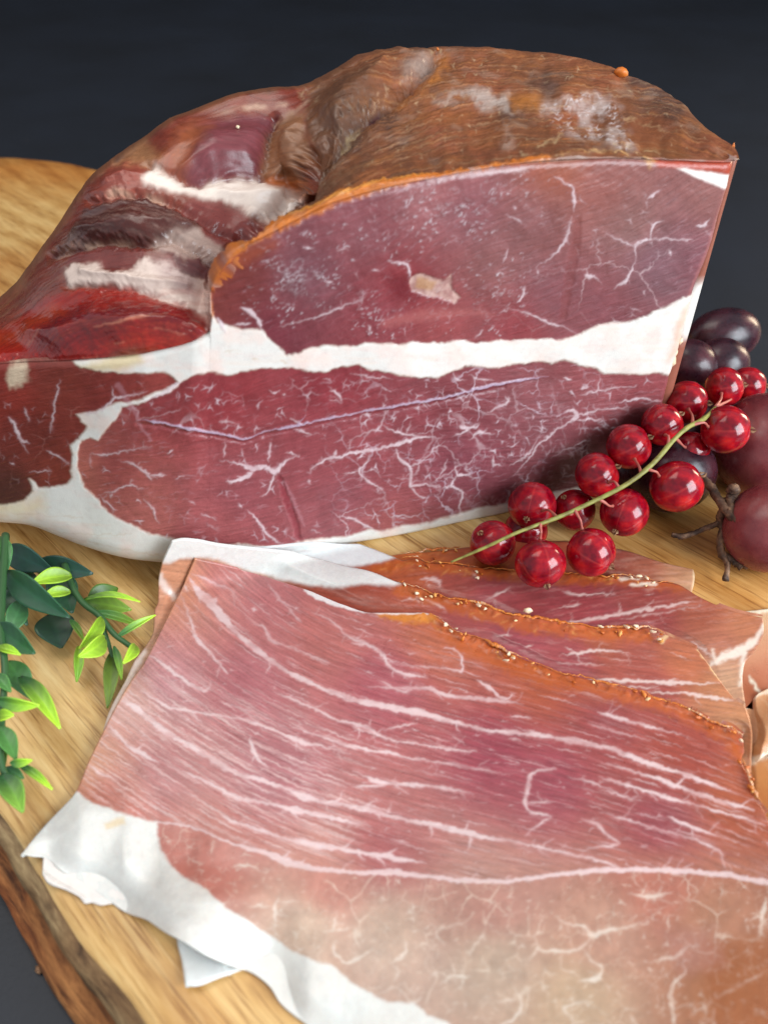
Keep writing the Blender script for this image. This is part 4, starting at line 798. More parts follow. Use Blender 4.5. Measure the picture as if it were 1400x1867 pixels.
V1 = [
 [(343, 1048, 8), (357, 1073, 16), (386, 1101, 18), (411, 1130, 14), (439, 1162, 13), (471, 1187, 14), (511, 1216, 13), (554, 1241, 12), (607, 1262, 13), (661, 1280, 14), (714, 1291, 15), (757, 1298, 15), (811, 1312, 11), (857, 1325, 6), (911, 1334, 10), (954, 1337, 11), (1043, 1351, 12), (1114, 1366, 13), (1168, 1387, 14), (1221, 1405, 13), (1279, 1423, 13), (1311, 1437, 6), (1350, 1448, 4)],
 [(386, 1101, 18), (394, 1090, 10)], [(1096, 1391, 3), (1150, 1405, 5), (1204, 1423, 8), (1257, 1444, 11), (1329, 1466, 10), (1375, 1478, 9)], [(1093, 1416, 6), (1150, 1434, 9), (1204, 1451, 8), (1257, 1466, 6), (1311, 1480, 5), (1395, 1505, 5)], [(1036, 1416, 3), (1090, 1430, 4), (1160, 1465, 2)],
 [(220, 1276, 16), (235, 1283, 19), (261, 1301, 16), (296, 1330, 15), (343, 1359, 15), (386, 1384, 14), (421, 1405, 11), (475, 1423, 10), (529, 1441, 11), (557, 1455, 14), (609, 1465, 11), (677, 1479, 16), (729, 1493, 12), (797, 1506, 12), (866, 1523, 10), (900, 1531, 7), (960, 1540, 5), (1025, 1554, 5), (1079, 1568, 4), (1132, 1582, 5)],
 [(283, 1499, 3), (349, 1508, 4), (414, 1535, 4), (489, 1558, 10), (523, 1571, 15), (574, 1585, 9), (660, 1592, 7), (711, 1590, 13), (746, 1595, 9), (831, 1606, 8), (900, 1607, 8), (936, 1607, 7), (1007, 1596, 8), (1079, 1589, 9), (1150, 1586, 9), (1239, 1589, 9), (1329, 1596, 9), (1400, 1611, 9), (1460, 1635, 9)],
 [(400, 1485, 4), (420, 1496, 8), (471, 1513, 8), (540, 1534, 10), (609, 1547, 12), (701, 1561, 11), (777, 1575, 4)], [(400, 1438, 4), (441, 1457, 15), (489, 1465, 8), (547, 1479, 14), (585, 1487, 11), (633, 1499, 7), (674, 1506, 3)],
 [(500, 1334, 4), (546, 1351, 8), (580, 1360, 4), (640, 1374, 3)], [(529, 1323, 3), (607, 1351, 5), (654, 1364, 8), (707, 1373, 8), (750, 1382, 5), (839, 1396, 4), (929, 1414, 2)], [(500, 1262, 3), (554, 1284, 6), (625, 1316, 5), (668, 1326, 9), (700, 1344, 6), (743, 1355, 4), (804, 1364, 5), (871, 1371, 4)],
 [(668, 1326, 6), (675, 1312, 9)], [(643, 1407, 7), (714, 1430, 9), (768, 1432, 7), (839, 1442, 7), (861, 1448, 3)], [(640, 1436, 3), (714, 1430, 7), (722, 1418, 5)],
 [(568, 1119, 3), (596, 1126, 3), (636, 1162, 4), (671, 1176, 7), (700, 1198, 7), (707, 1212, 8), (729, 1228, 8), (779, 1237, 5)], [(671, 1176, 4), (640, 1172, 2)], [(671, 1251, 3), (750, 1255, 8), (775, 1255, 13), (811, 1266, 8), (843, 1273, 10), (886, 1275, 10), (954, 1285, 3)], [(690, 1240, 3), (740, 1262, 6), (760, 1250, 6)],
 [(757, 1214, 5), (832, 1223, 5), (843, 1226, 8), (843, 1209, 7), (836, 1187, 6), (811, 1180, 9)], [(871, 1241, 8), (893, 1255, 7), (918, 1276, 8), (936, 1266, 4)], [(918, 1276, 5), (952, 1285, 3)],
 [(350, 1045, 3), (371, 1053, 6), (396, 1066, 8), (418, 1073, 6), (439, 1101, 3)], [(489, 1066, 4), (504, 1084, 5), (530, 1115, 3), (550, 1135, 9)], [(460, 1110, 9), (469, 1112, 7)], [(450, 1126, 3), (486, 1151, 5), (493, 1166, 8), (529, 1180, 4), (600, 1209, 3)], [(430, 1060, 4), (444, 1072, 5)], [(524, 1205, 6), (545, 1214, 5)],
 [(329, 1084, 4), (346, 1123, 6), (357, 1162, 8), (386, 1194, 8), (414, 1226, 10)], [(271, 1194, 10), (314, 1223, 8), (350, 1248, 9), (375, 1259, 12), (386, 1244, 10)], [(330, 1240, 4), (336, 1265, 3)], [(257, 1259, 7), (314, 1291, 6), (357, 1298, 6), (404, 1305, 5), (457, 1316, 8), (493, 1330, 5), (557, 1355, 9), (600, 1362, 3)],
 [(457, 1345, 10), (462, 1370, 9), (490, 1402, 4)], [(200, 1323, 6), (232, 1359, 8), (261, 1376, 11), (289, 1391, 3)], [(161, 1394, 6), (182, 1409, 5), (215, 1424, 3)], [(332, 1405, 6), (386, 1430, 6), (432, 1455, 12)], [(400, 1280, 3), (470, 1300, 2)],
 [(1014, 1401, 5), (985, 1404, 7), (968, 1414, 7), (961, 1441, 8), (957, 1464, 7), (964, 1479, 6), (1004, 1488, 8)], [(1004, 1462, 4), (961, 1464, 5)], [(957, 1525, 3), (986, 1500, 4), (1004, 1490, 5)],
 [(1061, 1493, 4), (1089, 1504, 7), (1104, 1521, 5), (1132, 1539, 11)], [(1060, 1551, 2), (1132, 1539, 4)], [(1093, 1482, 4), (1186, 1507, 3), (1275, 1536, 4), (1314, 1557, 4), (1323, 1582, 6)], [(1218, 1490, 6), (1240, 1500, 9), (1320, 1530, 2)],
 [(1089, 1298, 5), (1107, 1303, 9), (1157, 1319, 8), (1186, 1326, 5), (1240, 1340, 2)], [(1071, 1319, 3), (1186, 1351, 3)], [(930, 1305, 5), (970, 1310, 3)], [(930, 1345, 6), (950, 1352, 3)],
 [(700, 1330, 3), (760, 1318, 5)], [(752, 1330, 5), (762, 1335, 5)], [(820, 1340, 5), (850, 1358, 3)],
]
VN = [
 [(1011, 1671, 5), (1032, 1686, 6), (1061, 1689, 6), (1079, 1707, 14), (1111, 1696, 10), (1140, 1692, 5), (1179, 1686, 6)], [(1079, 1707, 10), (1061, 1727, 8), (1029, 1736, 6), (986, 1732, 8), (964, 1754, 6)], [(986, 1732, 6), (982, 1722, 6)], [(1061, 1727, 6), (1079, 1754, 5), (1096, 1768, 4), (1079, 1789, 12), (1057, 1789, 6)], [(1029, 1736, 4), (1021, 1761, 3), (1057, 1780, 3)],
 [(1186, 1757, 5), (1210, 1750, 6), (1232, 1746, 10), (1261, 1725, 4)], [(1232, 1746, 6), (1250, 1771, 3), (1229, 1793, 9), (1221, 1811, 9), (1229, 1867, 9), (1215, 1900, 8)], [(1071, 1825, 10), (1029, 1843, 6), (1046, 1864, 6), (1040, 1900, 6)], [(940, 1800, 4), (943, 1811, 6), (950, 1829, 9), (936, 1857, 10), (900, 1880, 6)], [(900, 1826, 3), (940, 1824, 5)], [(1143, 1629, 4), (1196, 1636, 9), (1225, 1630, 3)], [(1218, 1675, 4), (1218, 1693, 7)], [(1196, 1636, 5), (1190, 1652, 4)],
 [(509, 1633, 5), (501, 1661, 8), (502, 1688, 6)], [(509, 1644, 3), (547, 1645, 3)], [(454, 1655, 4), (495, 1654, 3)], [(615, 1661, 3), (607, 1695, 10), (591, 1702, 4)], [(607, 1697, 5), (643, 1693, 4)], [(612, 1715, 8), (610, 1739, 9), (633, 1755, 9), (681, 1729, 4)], [(739, 1715, 6), (739, 1736, 8), (711, 1757, 9)], [(715, 1760, 4), (728, 1775, 3), (715, 1790, 5)],
 [(862, 1667, 7), (845, 1685, 4), (801, 1693, 5), (793, 1702, 4), (811, 1722, 9)], [(886, 1695, 6), (862, 1729, 8), (855, 1742, 5)], [(801, 1798, 4), (828, 1781, 8), (860, 1782, 6)], [(828, 1781, 4), (826, 1760, 3)], [(690, 1815, 5), (720, 1800, 3), (750, 1830, 6), (770, 1818, 6)], [(420, 1580, 3), (450, 1577, 5), (480, 1590, 3)], [(340, 1558, 3), (345, 1580, 7)], [(390, 1535, 7), (385, 1560, 3)], [(1290, 1830, 4), (1400, 1770, 5)], [(1300, 1840, 6), (1300, 1900, 6)], [(1395, 1640, 14), (1385, 1700, 10), (1380, 1720, 4)], [(1150, 1850, 5), (1170, 1880, 4)],
]
brk = .45+.55*smooth(-.5, .25, fbm(X*.6+Y*.2, Y*1.4, 24, 3, 16))
V1o = organic(V1, 5, .35, 1.2, .3, 1.25, .88, (8, 34)); VNo = organic(VN, 6, .7, 2.4, .35, 1.2, .8)
v1 = c1.strokes(V1o, 2.0, 3)*up1*brk; n1_ = c1.strokes(VNo, 2.1, 4)*brk; div = c1.strokes([V1[6]], 1.5, 3)
c1.put(c1.strokes(V1o, 6, 5, 1.2)*up1, (208, 160, 158), .28); c1.put(c1.strokes(VNo, 6, 5, 1.2)*lo1, (206, 176, 158), .25)
c1.put(np.maximum(v1, div*.9), (220, 196, 194), .76); c1.put(n1_*lo1, (218, 204, 190), .68)
for cell, sd, wid, op in ((66, 21, .045, .5), (34, 23, .06, .42), (18, 25, .09, .22)):
    e = voronoi_edge(X+8*c1.wx, Y+8*c1.wy, cell, sd); pt = smooth(.0, .5, fbm(X, Y, cell*1.2, 3, sd))
    c1.put(smooth(wid, wid*.2, e)*pt*lo1, (222, 204, 186), op)
sf = flow_strokes(420, (320, 1560, 1400, 1867), lambda x, y: rnd2.uniform(-70, 30), 3, 14, 1, 2.6)
c1.put(c1.strokes(sf, 1.2, 3)*lo1, (222, 204, 184), .5)
fk = c1.strokes(flecks(520, (300, 1520, 1420, 1900), 41, 3, 15, 1.2, 3.2), 1.3, 3)*lo1*smooth(-.35, .3, fbm(X, Y, 60, 3, 43)); c1.put(fk, (220, 206, 192), .6)
c1.C *= (1+.12*fbm(X, Y, 24, 4, 46)*lo1)[..., None]
fk = c1.strokes(flecks(300, (180, 1050, 1380, 1600), 42, 3, 12, 1, 2.6, .5, .35), 1.2, 3)*up1; c1.put(fk, (222, 196, 194), .5)
c1.put(c1.poly([(1285, 1720), (1400, 1700), (1480, 1720), (1480, 1950), (1300, 1950), (1290, 1830)], 16, 14), (146, 80, 40), .55)
c1.put(c1.poly([(1200, 1700), (1300, 1690), (1320, 1760), (1240, 1780)], 22, 10), (160, 110, 104), .35)
# crust side
CE = [(561, 1075), (625, 1101), (679, 1116), (732, 1116), (782, 1117), (804, 1130), (836, 1151), (875, 1162), (929, 1189), (982, 1212), (1032, 1228), (1086, 1241), (1150, 1255), (1221, 1280), (1264, 1294), (1289, 1312), (1329, 1323), (1354, 1341)]
c1.put(c1.strokes([[(700, 1120, 12), (780, 1126, 30), (836, 1160, 46), (900, 1190, 50), (1000, 1226, 40), (1100, 1256, 32), (1221, 1290, 24), (1330, 1340, 30), (1360, 1400, 16)]], 12, 9), (180, 86, 28), .72)
c1.put(c1.strokes([[(690, 1122, 8), (740, 1124, 22), (790, 1128, 16)]], 6, 6), (206, 128, 48), .8)
c1.put(c1.strokes(flow_strokes(120, (760, 1110, 1360, 1350), lambda x, y: rnd2.uniform(-40, 70), 6, 26, 1, 3), 1.4, 5)*c1.strokes([[(780, 1126, 30), (900, 1186, 40), (1100, 1256, 30), (1340, 1335, 20)]], 6, 6), (224, 156, 84), .55)
c1.put(c1.strokes([[(557, 1074, 8), (580, 1086, 13), (610, 1098, 12), (650, 1112, 7), (690, 1118, 4), (780, 1118, 3)]], 2, 3), (234, 226, 222), .9)
c1.put(c1.strokes([[(355, 1019, 6), (311, 1112, 6), (261, 1209, 6), (207, 1294, 5), (161, 1387, 8), (134, 1448, 6)]], 3, 3), (206, 146, 108), .6)
crz = c1.strokes([[(760, 1120, 10), (836, 1156, 26), (900, 1184, 30), (1000, 1220, 24), (1100, 1248, 18), (1221, 1284, 14), (1330, 1332, 18)]], 8, 9)
c1.H += crz*(.0001+.0006*np.clip(fbm(X, Y, 13, 3, 93), -.2, 1))
c1.C *= (1+.35*fbm(X, Y, 9, 3, 94)*crz)[..., None]
# fat along the lower-left
FP = [(136, 1443), (168, 1466), (224, 1485), (283, 1499), (289, 1528), (293, 1551), (309, 1577), (335, 1600), (368, 1617), (391, 1637), (414, 1656), (471, 1691), (523, 1729), (567, 1750), (615, 1770), (653, 1801), (705, 1829), (749, 1829), (780, 1853), (830, 1875), (1000, 1950), (1000, 2100), (0, 2100), (0, 1430)]
fm = c1.poly(FP, 4, 5); c1.put(fm, (214, 210, 203)); c1.R = c1.R*(1-fm)+.26*fm
c1.put(fm*smooth(.1, .6, fbm(X, Y, 60, 3, 44)), (222, 214, 204), .5); c1.put(c1.poly([(190, 1500), (225, 1490), (228, 1502), (195, 1512)], 4, 4), (214, 186, 140), .7)
c1.H += v1*.00005+fbm(X, Y, 20, 3, 91)*.00005+g1*up1*.000012
def z1(px, py, u, v):
    z = .0046+.0006*np.sin(px*.011+py*.006)+.0004*np.sin(py*.017-px*.004)
    z = z-.0014*smooth(.12, 0, u)*smooth(.3, .8, v)
    fatw = smooth(.86, 1.0, v)*smooth(.75, .4, u)+smooth(.12, 0, u)*smooth(.82, .95, v)
    rip = .0078*fbm(px*.9, py*.75, 125, 2, 61)
    wave = smooth(.60, .92, v)*smooth(.62, .25, u)
    return z+rip*wave+.0006*wave-.0012*smooth(.93, 1.0, v)*smooth(.6, .3, u)
T1 = [(355, 1019), (400, 1029), (470, 1046), (520, 1062)]+CE
R1 = [(1354, 1341), (1357, 1369), (1352, 1385), (1368, 1423), (1376, 1455), (1395, 1482), (1410, 1530), (1440, 1700), (1470, 2000)]
L1 = [(355, 1019), (336, 1062), (311, 1112), (286, 1162), (261, 1209), (236, 1244), (207, 1294), (182, 1344), (161, 1387), (134, 1448), (118, 1466), (85, 1500), (55, 1535), (38, 1557)]
B1 = [(38, 1557), (60, 1562), (76, 1563), (110, 1588), (150, 1610), (200, 1645), (230, 1665), (265, 1677), (300, 1700), (330, 1716), (380, 1745), (430, 1765), (450, 1771), (489, 1798), (512, 1832), (554, 1866), (640, 1925), (800, 1975), (1100, 2000), (1470, 2000)]
s1, cen1, G1, P1 = make_slice('topmost ham slice filling the foreground, with white fat at its lower left', c1, T1, B1, L1, R1, 620, 430, z1, lean=.0055)
add_ceiling(G1, P1)
crust_rim(s1, cen1, CE[4:], lambda x, y: .0047, 2, .00105, ((820, 22), (930, 16), (1345, 30), (1270, 14)))
crust_rim(s1, cen1, [(1350, 1376), (1362, 1405), (1374, 1440), (1392, 1472)], lambda x, y: .0046, 8, .0009, ((1372, 12),))
flakes(s1, cen1, [(812, 1140, .0009, .0052), (822, 1150, .0007, .0052), (832, 1146, .0006, .0053), (928, 1192, .0009, .0053), (922, 1204, .0006, .0052), (935, 1200, .0006, .0052), (1350, 1350, .0007, .0053)])

# ---- second slice
c2 = Canvas(60, 970, 1420, 1700, 2.0, 22); X, Y = c2.X, c2.Y
c2.C = c2.idw([(300, 1080, (196, 130, 96)), (320, 1040, (198, 134, 98)), (250, 1200, (200, 150, 120)), (660, 1085, (150, 62, 40)), (750, 1100, (158, 72, 48)), (850, 1130, (152, 66, 62)), (950, 1160, (150, 64, 70)), (1050, 1200, (152, 64, 68)), (1150, 1210, (160, 76, 62)), (1250, 1210, (178, 96, 60)), (1200, 1260, (150, 66, 60)), (1310, 1260, (184, 116, 76)), (1100, 1160, (166, 80, 44)), (100, 1600, (222, 206, 196)), (1350, 1330, (180, 118, 76))], 3.4)
lum = (c2.C*np.array([.3, .5, .2])).sum(-1, keepdims=True); c2.C = (c2.C*.93+lum*.07)*np.array([1.0, 1.02, 1.03])
c2.C *= (1+.10*fbm(X, Y, 40, 4, 34)+.11*lic(X.shape, np.radians(8+0*X+8*c2.wx), 16, 32))[..., None]; c2.R[:] = .33
fa2 = lambda x, y: 8
c2.put(c2.strokes(flow_strokes(420, (620, 1060, 1340, 1330), fa2, 14, 60, .9, 2.4), 1.2, 3), (206, 164, 156), .36)
c2.put(c2.strokes(organic([[(730, 1095, 4), (765, 1090, 6), (800, 1105, 9), (815, 1115, 4)], [(755, 1085, 10), (765, 1098, 9)], [(1020, 1195, 4), (1060, 1190, 9), (1090, 1186, 5), (1150, 1192, 4)], [(1030, 1180, 5), (1050, 1190, 6)], [(1015, 1207, 3), (1100, 1213, 3)], [(1050, 1240, 4), (1120, 1241, 7), (1200, 1243, 9), (1260, 1246, 6), (1312, 1245, 4)], [(1170, 1262, 4), (1250, 1265, 6), (1310, 1273, 10), (1338, 1277, 8)], [(1100, 1250, 3), (1200, 1256, 4)], [(900, 1160, 5), (935, 1158, 4)], [(955, 1180, 8), (970, 1176, 4)], [(860, 1120, 4), (872, 1130, 5)], [(1220, 1190, 2), (1250, 1200, 3)], [(1110, 1200, 2), (1150, 1206, 3)]], 7, .5, 1.2, .35, 1.2, .85), 1.6, 4), (222, 198, 190), .8)
c2.put(c2.strokes([[(735, 1072, 26), (850, 1104, 36), (950, 1136, 30), (1060, 1150, 26), (1180, 1160, 22)]], 9, 8), (182, 88, 28), .75)
c2.put(c2.strokes(flow_strokes(110, (720, 1060, 1220, 1175), lambda x, y: rnd2.uniform(-50, 60), 6, 24, 1, 3), 1.3, 4)*c2.strokes([[(735, 1072, 22), (950, 1136, 24), (1180, 1160, 20)]], 5, 6), (226, 164, 92), .6)
c2.put(c2.strokes([[(1205, 1170, 10), (1215, 1160, 9)], [(1275, 1186, 5), (1296, 1216, 7), (1314, 1241, 4)]], 2.5, 4), (226, 190, 140), .8)
crz = c2.strokes([[(735, 1068, 14), (850, 1098, 22), (950, 1128, 18), (1060, 1144, 16), (1190, 1156, 16)]], 7, 8)
c2.H += crz*(.0001+.0005*np.clip(fbm(X, Y, 13, 3, 95), -.2, 1)); c2.C *= (1+.35*fbm(X, Y, 9, 3, 96)*crz)[..., None]
fm = c2.poly([(280, 1022), (300, 985), (340, 975), (500, 985), (640, 1026), (735, 1056), (732, 1064), (625, 1070), (560, 1068), (450, 1040), (380, 1018), (330, 1018), (310, 1026)], 5, 4)
c2.put(fm, (222, 218, 211)); c2.R = c2.R*(1-fm)+.27*fm
c2.put(c2.strokes([[(290, 1050, 14), (305, 1075, 12), (318, 1090, 8)], [(262, 1190, 10), (235, 1235, 14), (200, 1295, 12), (188, 1330, 8)]], 4, 4), (232, 214, 204), .8)
c2.put(c2.poly([(60, 1550), (200, 1500), (400, 1640), (400, 1680), (60, 1660)], 8, 5), (226, 216, 208), .9)
def z2(px, py, u, v):
    z = .0034+.0004*np.sin(px*.013+1)+.0003*np.sin(py*.02)
    fold = smooth(.16, .02, v)*smooth(.52, .40, u)
    return z+.0016*fold*np.sin(np.clip(v/.16, 0, 1)*2.6+.5)+.0005*np.sin(px*.03)*fold-.0022*smooth(.55, 1, v)*smooth(.4, 0, u)
T2 = [(314, 987), (335, 983), (360, 985), (396, 992), (457, 999), (540, 1008), (636, 1032), (671, 1039), (725, 1060), (771, 1074), (807, 1087), (843, 1094), (875, 1098), (904, 1112), (946, 1123), (1000, 1130), (1061, 1139), (1114, 1144), (1171, 1142), (1212, 1156), (1240, 1168), (1271, 1182)]
R2 = [(1271, 1182), (1296, 1216), (1314, 1241), (1339, 1273), (1361, 1291), (1372, 1340), (1370, 1400), (1370, 1500)]
L2 = [(314, 987), (304, 1008), (295, 1030), (289, 1062), (287, 1098), (281, 1112), (279, 1148), (260, 1184), (245, 1203), (230, 1236), (203, 1287), (194, 1309), (186, 1337), (150, 1430), (110, 1520), (78, 1560), (76, 1594)]
B2 = [(76, 1594), (86, 1610), (119, 1623), (161, 1643), (184, 1651), (205, 1648), (400, 1670), (700, 1640), (1100, 1560), (1370, 1500)]
s2, cen2, G2, P2 = make_slice('second ham slice from the top, its white fat folded over behind the topmost slice', c2, T2, B2, L2, R2, 420, 230, z2, lean=.0045)
add_ceiling(G2, P2)
crust_rim(s2, cen2, T2[8:20], lambda x, y: .0036, 12, .0009, ((742, 14), (765, 14), (875, 12), (1180, 26), (1110, 10)))
flakes(s2, cen2, [(738, 1066, .0006, .0042), (760, 1082, .0007, .0042), (768, 1092, .0006, .0041), (872, 1104, .0008, .0043), (885, 1110, .0006, .0042), (1095, 1142, .0007, .0042), (1142, 1143, .0008, .0042), (1160, 1142, .0007, .0042), (1190, 1152, .0009, .0043), (1200, 1166, .0007, .0041)])

# ---- third slice
c3 = Canvas(300, 970, 1420, 1820, 2.2, 23); X, Y = c3.X, c3.Y
c3.C = c3.idw([(760, 1050, (168, 76, 34)), (820, 1070, (150, 64, 52)), (900, 1090, (146, 60, 62)), (1050, 1100, (148, 60, 62)), (1150, 1080, (136, 52, 44)), (1100, 1130, (150, 58, 62)), (1200, 1130, (142, 54, 50)), (1280, 1120, (156, 74, 48)), (1350, 1140, (178, 104, 66)), (1320, 1170, (172, 98, 72)), (1320, 1230, (186, 138, 104)), (340, 1780, (222, 222, 218)), (600, 1650, (200, 170, 150))], 3.4)
lum = (c3.C*np.array([.3, .5, .2])).sum(-1, keepdims=True); c3.C = (c3.C*.93+lum*.07)*np.array([1.0, 1.02, 1.03])
c3.C *= (1+.10*fbm(X, Y, 40, 4, 35)+.11*lic(X.shape, np.radians(-8+0*X+8*c3.wx), 16, 33))[..., None]; c3.R[:] = .32
c3.put(c3.strokes(flow_strokes(300, (700, 1030, 1390, 1240), lambda x, y: -8, 14, 70, .9, 2.4), 1.2, 3), (206, 156, 146), .34)
c3.put(c3.strokes(organic([[(1010, 1138, 4), (1080, 1129, 7), (1150, 1117, 8), (1210, 1106, 6), (1275, 1094, 4)], [(1130, 1130, 3), (1220, 1115, 3), (1280, 1105, 3)], [(1020, 1077, 3), (1050, 1085, 8), (1080, 1083, 6), (1120, 1082, 4)], [(1035, 1078, 6), (1050, 1085, 5)], [(885, 1095, 4), (900, 1085, 6), (935, 1072, 3)], [(900, 1090, 4), (905, 1110, 3)], [(1020, 1107, 3), (1060, 1103, 3)], [(765, 1058, 8), (790, 1055, 10), (805, 1070, 6)], [(860, 1040, 6), (868, 1058, 6)], [(1172, 1085, 2), (1195, 1082, 3)], [(1260, 1168, 6), (1300, 1200, 4)], [(1170, 1075, 2), (1200, 1072, 2)]], 8, .5, 1.2, .35, 1.2, .85), 1.6, 4), (220, 190, 182), .75)
c3.put(c3.strokes([[(1296, 1210, 8), (1320, 1198, 14), (1350, 1185, 18), (1375, 1170, 12), (1392, 1140, 5)], [(1358, 1180, 12), (1352, 1215, 8), (1350, 1250, 4)], [(1300, 1185, 4), (1300, 1200, 7)]], 4, 5), (228, 214, 200), .8)
c3.put(c3.strokes([[(680, 1040, 16), (757, 1024, 22), (830, 1034, 28), (930, 1044, 28), (1050, 1050, 26), (1160, 1058, 16), (1240, 1074, 10)]], 9, 8), (184, 88, 26), .75)
c3.put(c3.strokes(flow_strokes(100, (690, 1015, 1200, 1075), lambda x, y: rnd2.uniform(-60, 60), 6, 22, 1, 3), 1.3, 4)*c3.strokes([[(700, 1036, 20), (830, 1036, 26), (1050, 1052, 24), (1160, 1058, 14)]], 5, 6), (226, 160, 88), .6)
c3.put(c3.strokes([[(1130, 1056, 6), (1160, 1050, 12), (1180, 1052, 8)], [(1150, 1066, 4), (1195, 1064, 6)]], 2, 4), (236, 216, 196), .9)
crz = c3.strokes([[(700, 1034, 12), (800, 1028, 18), (950, 1042, 18), (1079, 1050, 16), (1180, 1058, 12)]], 7, 8)
c3.H += crz*(.0001+.0005*np.clip(fbm(X, Y, 13, 3, 97), -.2, 1)); c3.C *= (1+.35*fbm(X, Y, 9, 3, 98)*crz)[..., None]
fm = c3.poly([(400, 980), (571, 984), (650, 986), (690, 1000), (725, 1014), (700, 1024), (643, 1034), (560, 1030), (440, 1010)], 4, 3); c3.put(fm, (222, 220, 216)); c3.R = c3.R*(1-fm)+.25*fm
c3.put(c3.strokes([[(455, 1008, 2), (520, 1004, 3), (570, 1006, 2)]], 1.5, 2), (190, 170, 164), .7)
c3.put(c3.poly([(300, 1690), (420, 1690), (480, 1780), (300, 1820)], 6, 3), (226, 226, 222), .95)
def z3(px, py, u, v):
    return .0024+.0003*np.sin(px*.016)+.0006*smooth(.10, 0, v)*smooth(.40, .2, u)-.0012*smooth(.6, 1, v)*smooth(.5, 0, u)+.0012*smooth(.92, 1, v)*smooth(.1, 0, u)-.0012*smooth(.75, 1, u)
T3 = [(440, 1000), (500, 996), (571, 990), (650, 990), (671, 996), (718, 1014), (735, 1020), (757, 1017), (786, 1025), (821, 1027), (868, 1034), (929, 1039), (1000, 1042), (1079, 1047), (1132, 1049), (1179, 1056), (1229, 1062), (1275, 1087), (1304, 1101), (1346, 1116), (1393, 1126)]
R3 = [(1393, 1126), (1395, 1151), (1375, 1191), (1359, 1209), (1355, 1237), (1361, 1287), (1368, 1340)]
L3 = [(440, 1000), (400, 1100), (360, 1300), (330, 1550), (322, 1712), (331, 1755), (337, 1798)]
B3 = [(337, 1798), (352, 1799), (398, 1784), (437, 1770), (600, 1690), (1000, 1500), (1250, 1400), (1368, 1340)]
s3, cen3, G3, P3 = make_slice('third ham slice under the fan, a white fat corner poking out at the lower left', c3, T3, B3, L3, R3, 340, 200, z3, lean=.0012)
add_ceiling(G3, P3)
crust_rim(s3, cen3, T3[6:17], lambda x, y: .0027, 22, .00085, ((762, 10), (868, 10), (1165, 30)))
flakes(s3, cen3, [(760, 1022, .0006, .0033), (766, 1032, .0006, .0033), (868, 1042, .0007, .0034), (870, 1054, .0006, .0033), (1150, 1052, .0009, .0034), (1165, 1050, .0009, .0034), (1178, 1053, .0007, .0033), (1190, 1062, .0006, .0033)])
# ---- fourth slice
c4 = Canvas(600, 970, 1330, 1150, 2.4, 24); X, Y = c4.X, c4.Y
c4.C = c4.idw([(720, 1020, (190, 92, 26)), (850, 1010, (182, 86, 26)), (1000, 1010, (160, 74, 46)), (1120, 1010, (140, 62, 50)), (1180, 1030, (160, 84, 62)), (1240, 1045, (186, 122, 84)), (1258, 1062, (196, 146, 106))], 3.4)
lum = (c4.C*np.array([.3, .5, .2])).sum(-1, keepdims=True); c4.C = (c4.C*.93+lum*.07)*np.array([1.0, 1.02, 1.03])
c4.C *= (1+.10*fbm(X, Y, 40, 4, 36)+.11*lic(X.shape, np.radians(-2+0*X+8*c4.wx), 16, 34))[..., None]; c4.R[:] = .34
c4.put(c4.strokes(flow_strokes(120, (1090, 995, 1270, 1090), lambda x, y: -4, 14, 70, 1, 3), 1.2, 3), (210, 160, 140), .4)
c4.put(c4.strokes(flow_strokes(80, (650, 990, 1000, 1040), lambda x, y: rnd2.uniform(-60, 40), 6, 20, 1, 2.6), 1.2, 3), (226, 158, 84), .5)
c4.put(c4.strokes([[(1266, 1036, 4), (1264, 1078, 5)]], 2, 2), (224, 200, 160), .8)
T4 = [(650, 1030), (680, 1022), (729, 1009), (779, 1005), (839, 998), (950, 985), (1050, 985), (1121, 998), (1150, 1005), (1204, 1023), (1264, 1037)]
s4, cen4, G4, P4 = make_slice('fourth ham slice, mostly hidden, its pale tip nearest the grape stalk', c4, T4, [(660, 1100), (900, 1120), (1240, 1120)], [(650, 1030), (660, 1100)], [(1264, 1037), (1267, 1048), (1262, 1078), (1240, 1120)], 220, 50, lambda px, py, u, v: .0013+.0002*np.sin(px*.02)+0*v)
crust_rim(s4, cen4, T4[2:5], lambda x, y: .0014, 32, .0008, ((745, 10), (770, 8)))
# ---- translucent ends at the right
c5 = Canvas(1270, 1090, 1520, 1560, 2.4, 25); X, Y = c5.X, c5.Y
c5.C = c5.idw([(1370, 1140, (206, 170, 132)), (1390, 1180, (198, 136, 104)), (1395, 1230, (186, 112, 84)), (1375, 1260, (150, 74, 36)), (1330, 1150, (200, 150, 110))], 3.2); c5.R[:] = .3
c5.put(c5.strokes([[(1330, 1112, 6), (1370, 1116, 8), (1410, 1110, 8), (1460, 1100, 6)], [(1365, 1235, 4), (1385, 1262, 6)]], 3, 4), (232, 222, 200), .85)
make_slice('pale ham slice end at the right frame edge, behind the fan', c5, [(1330, 1116), (1370, 1112), (1420, 1106), (1480, 1100)], [(1345, 1290), (1400, 1300), (1490, 1300)], [(1330, 1116), (1345, 1200), (1345, 1290)], [(1480, 1100), (1490, 1300)], 70, 80, lambda px, py, u, v: .0010+.0003*np.sin(py*.05)+0*u)
c6 = Canvas(1270, 1200, 1520, 1620, 2.2, 26); X, Y = c6.X, c6.Y
c6.C = c6.idw([(1380, 1290, (196, 140, 100)), (1395, 1330, (190, 134, 92)), (1360, 1320, (184, 122, 80)), (1385, 1420, (176, 112, 58)), (1390, 1460, (166, 96, 44))], 3.2); c6.R[:] = .3
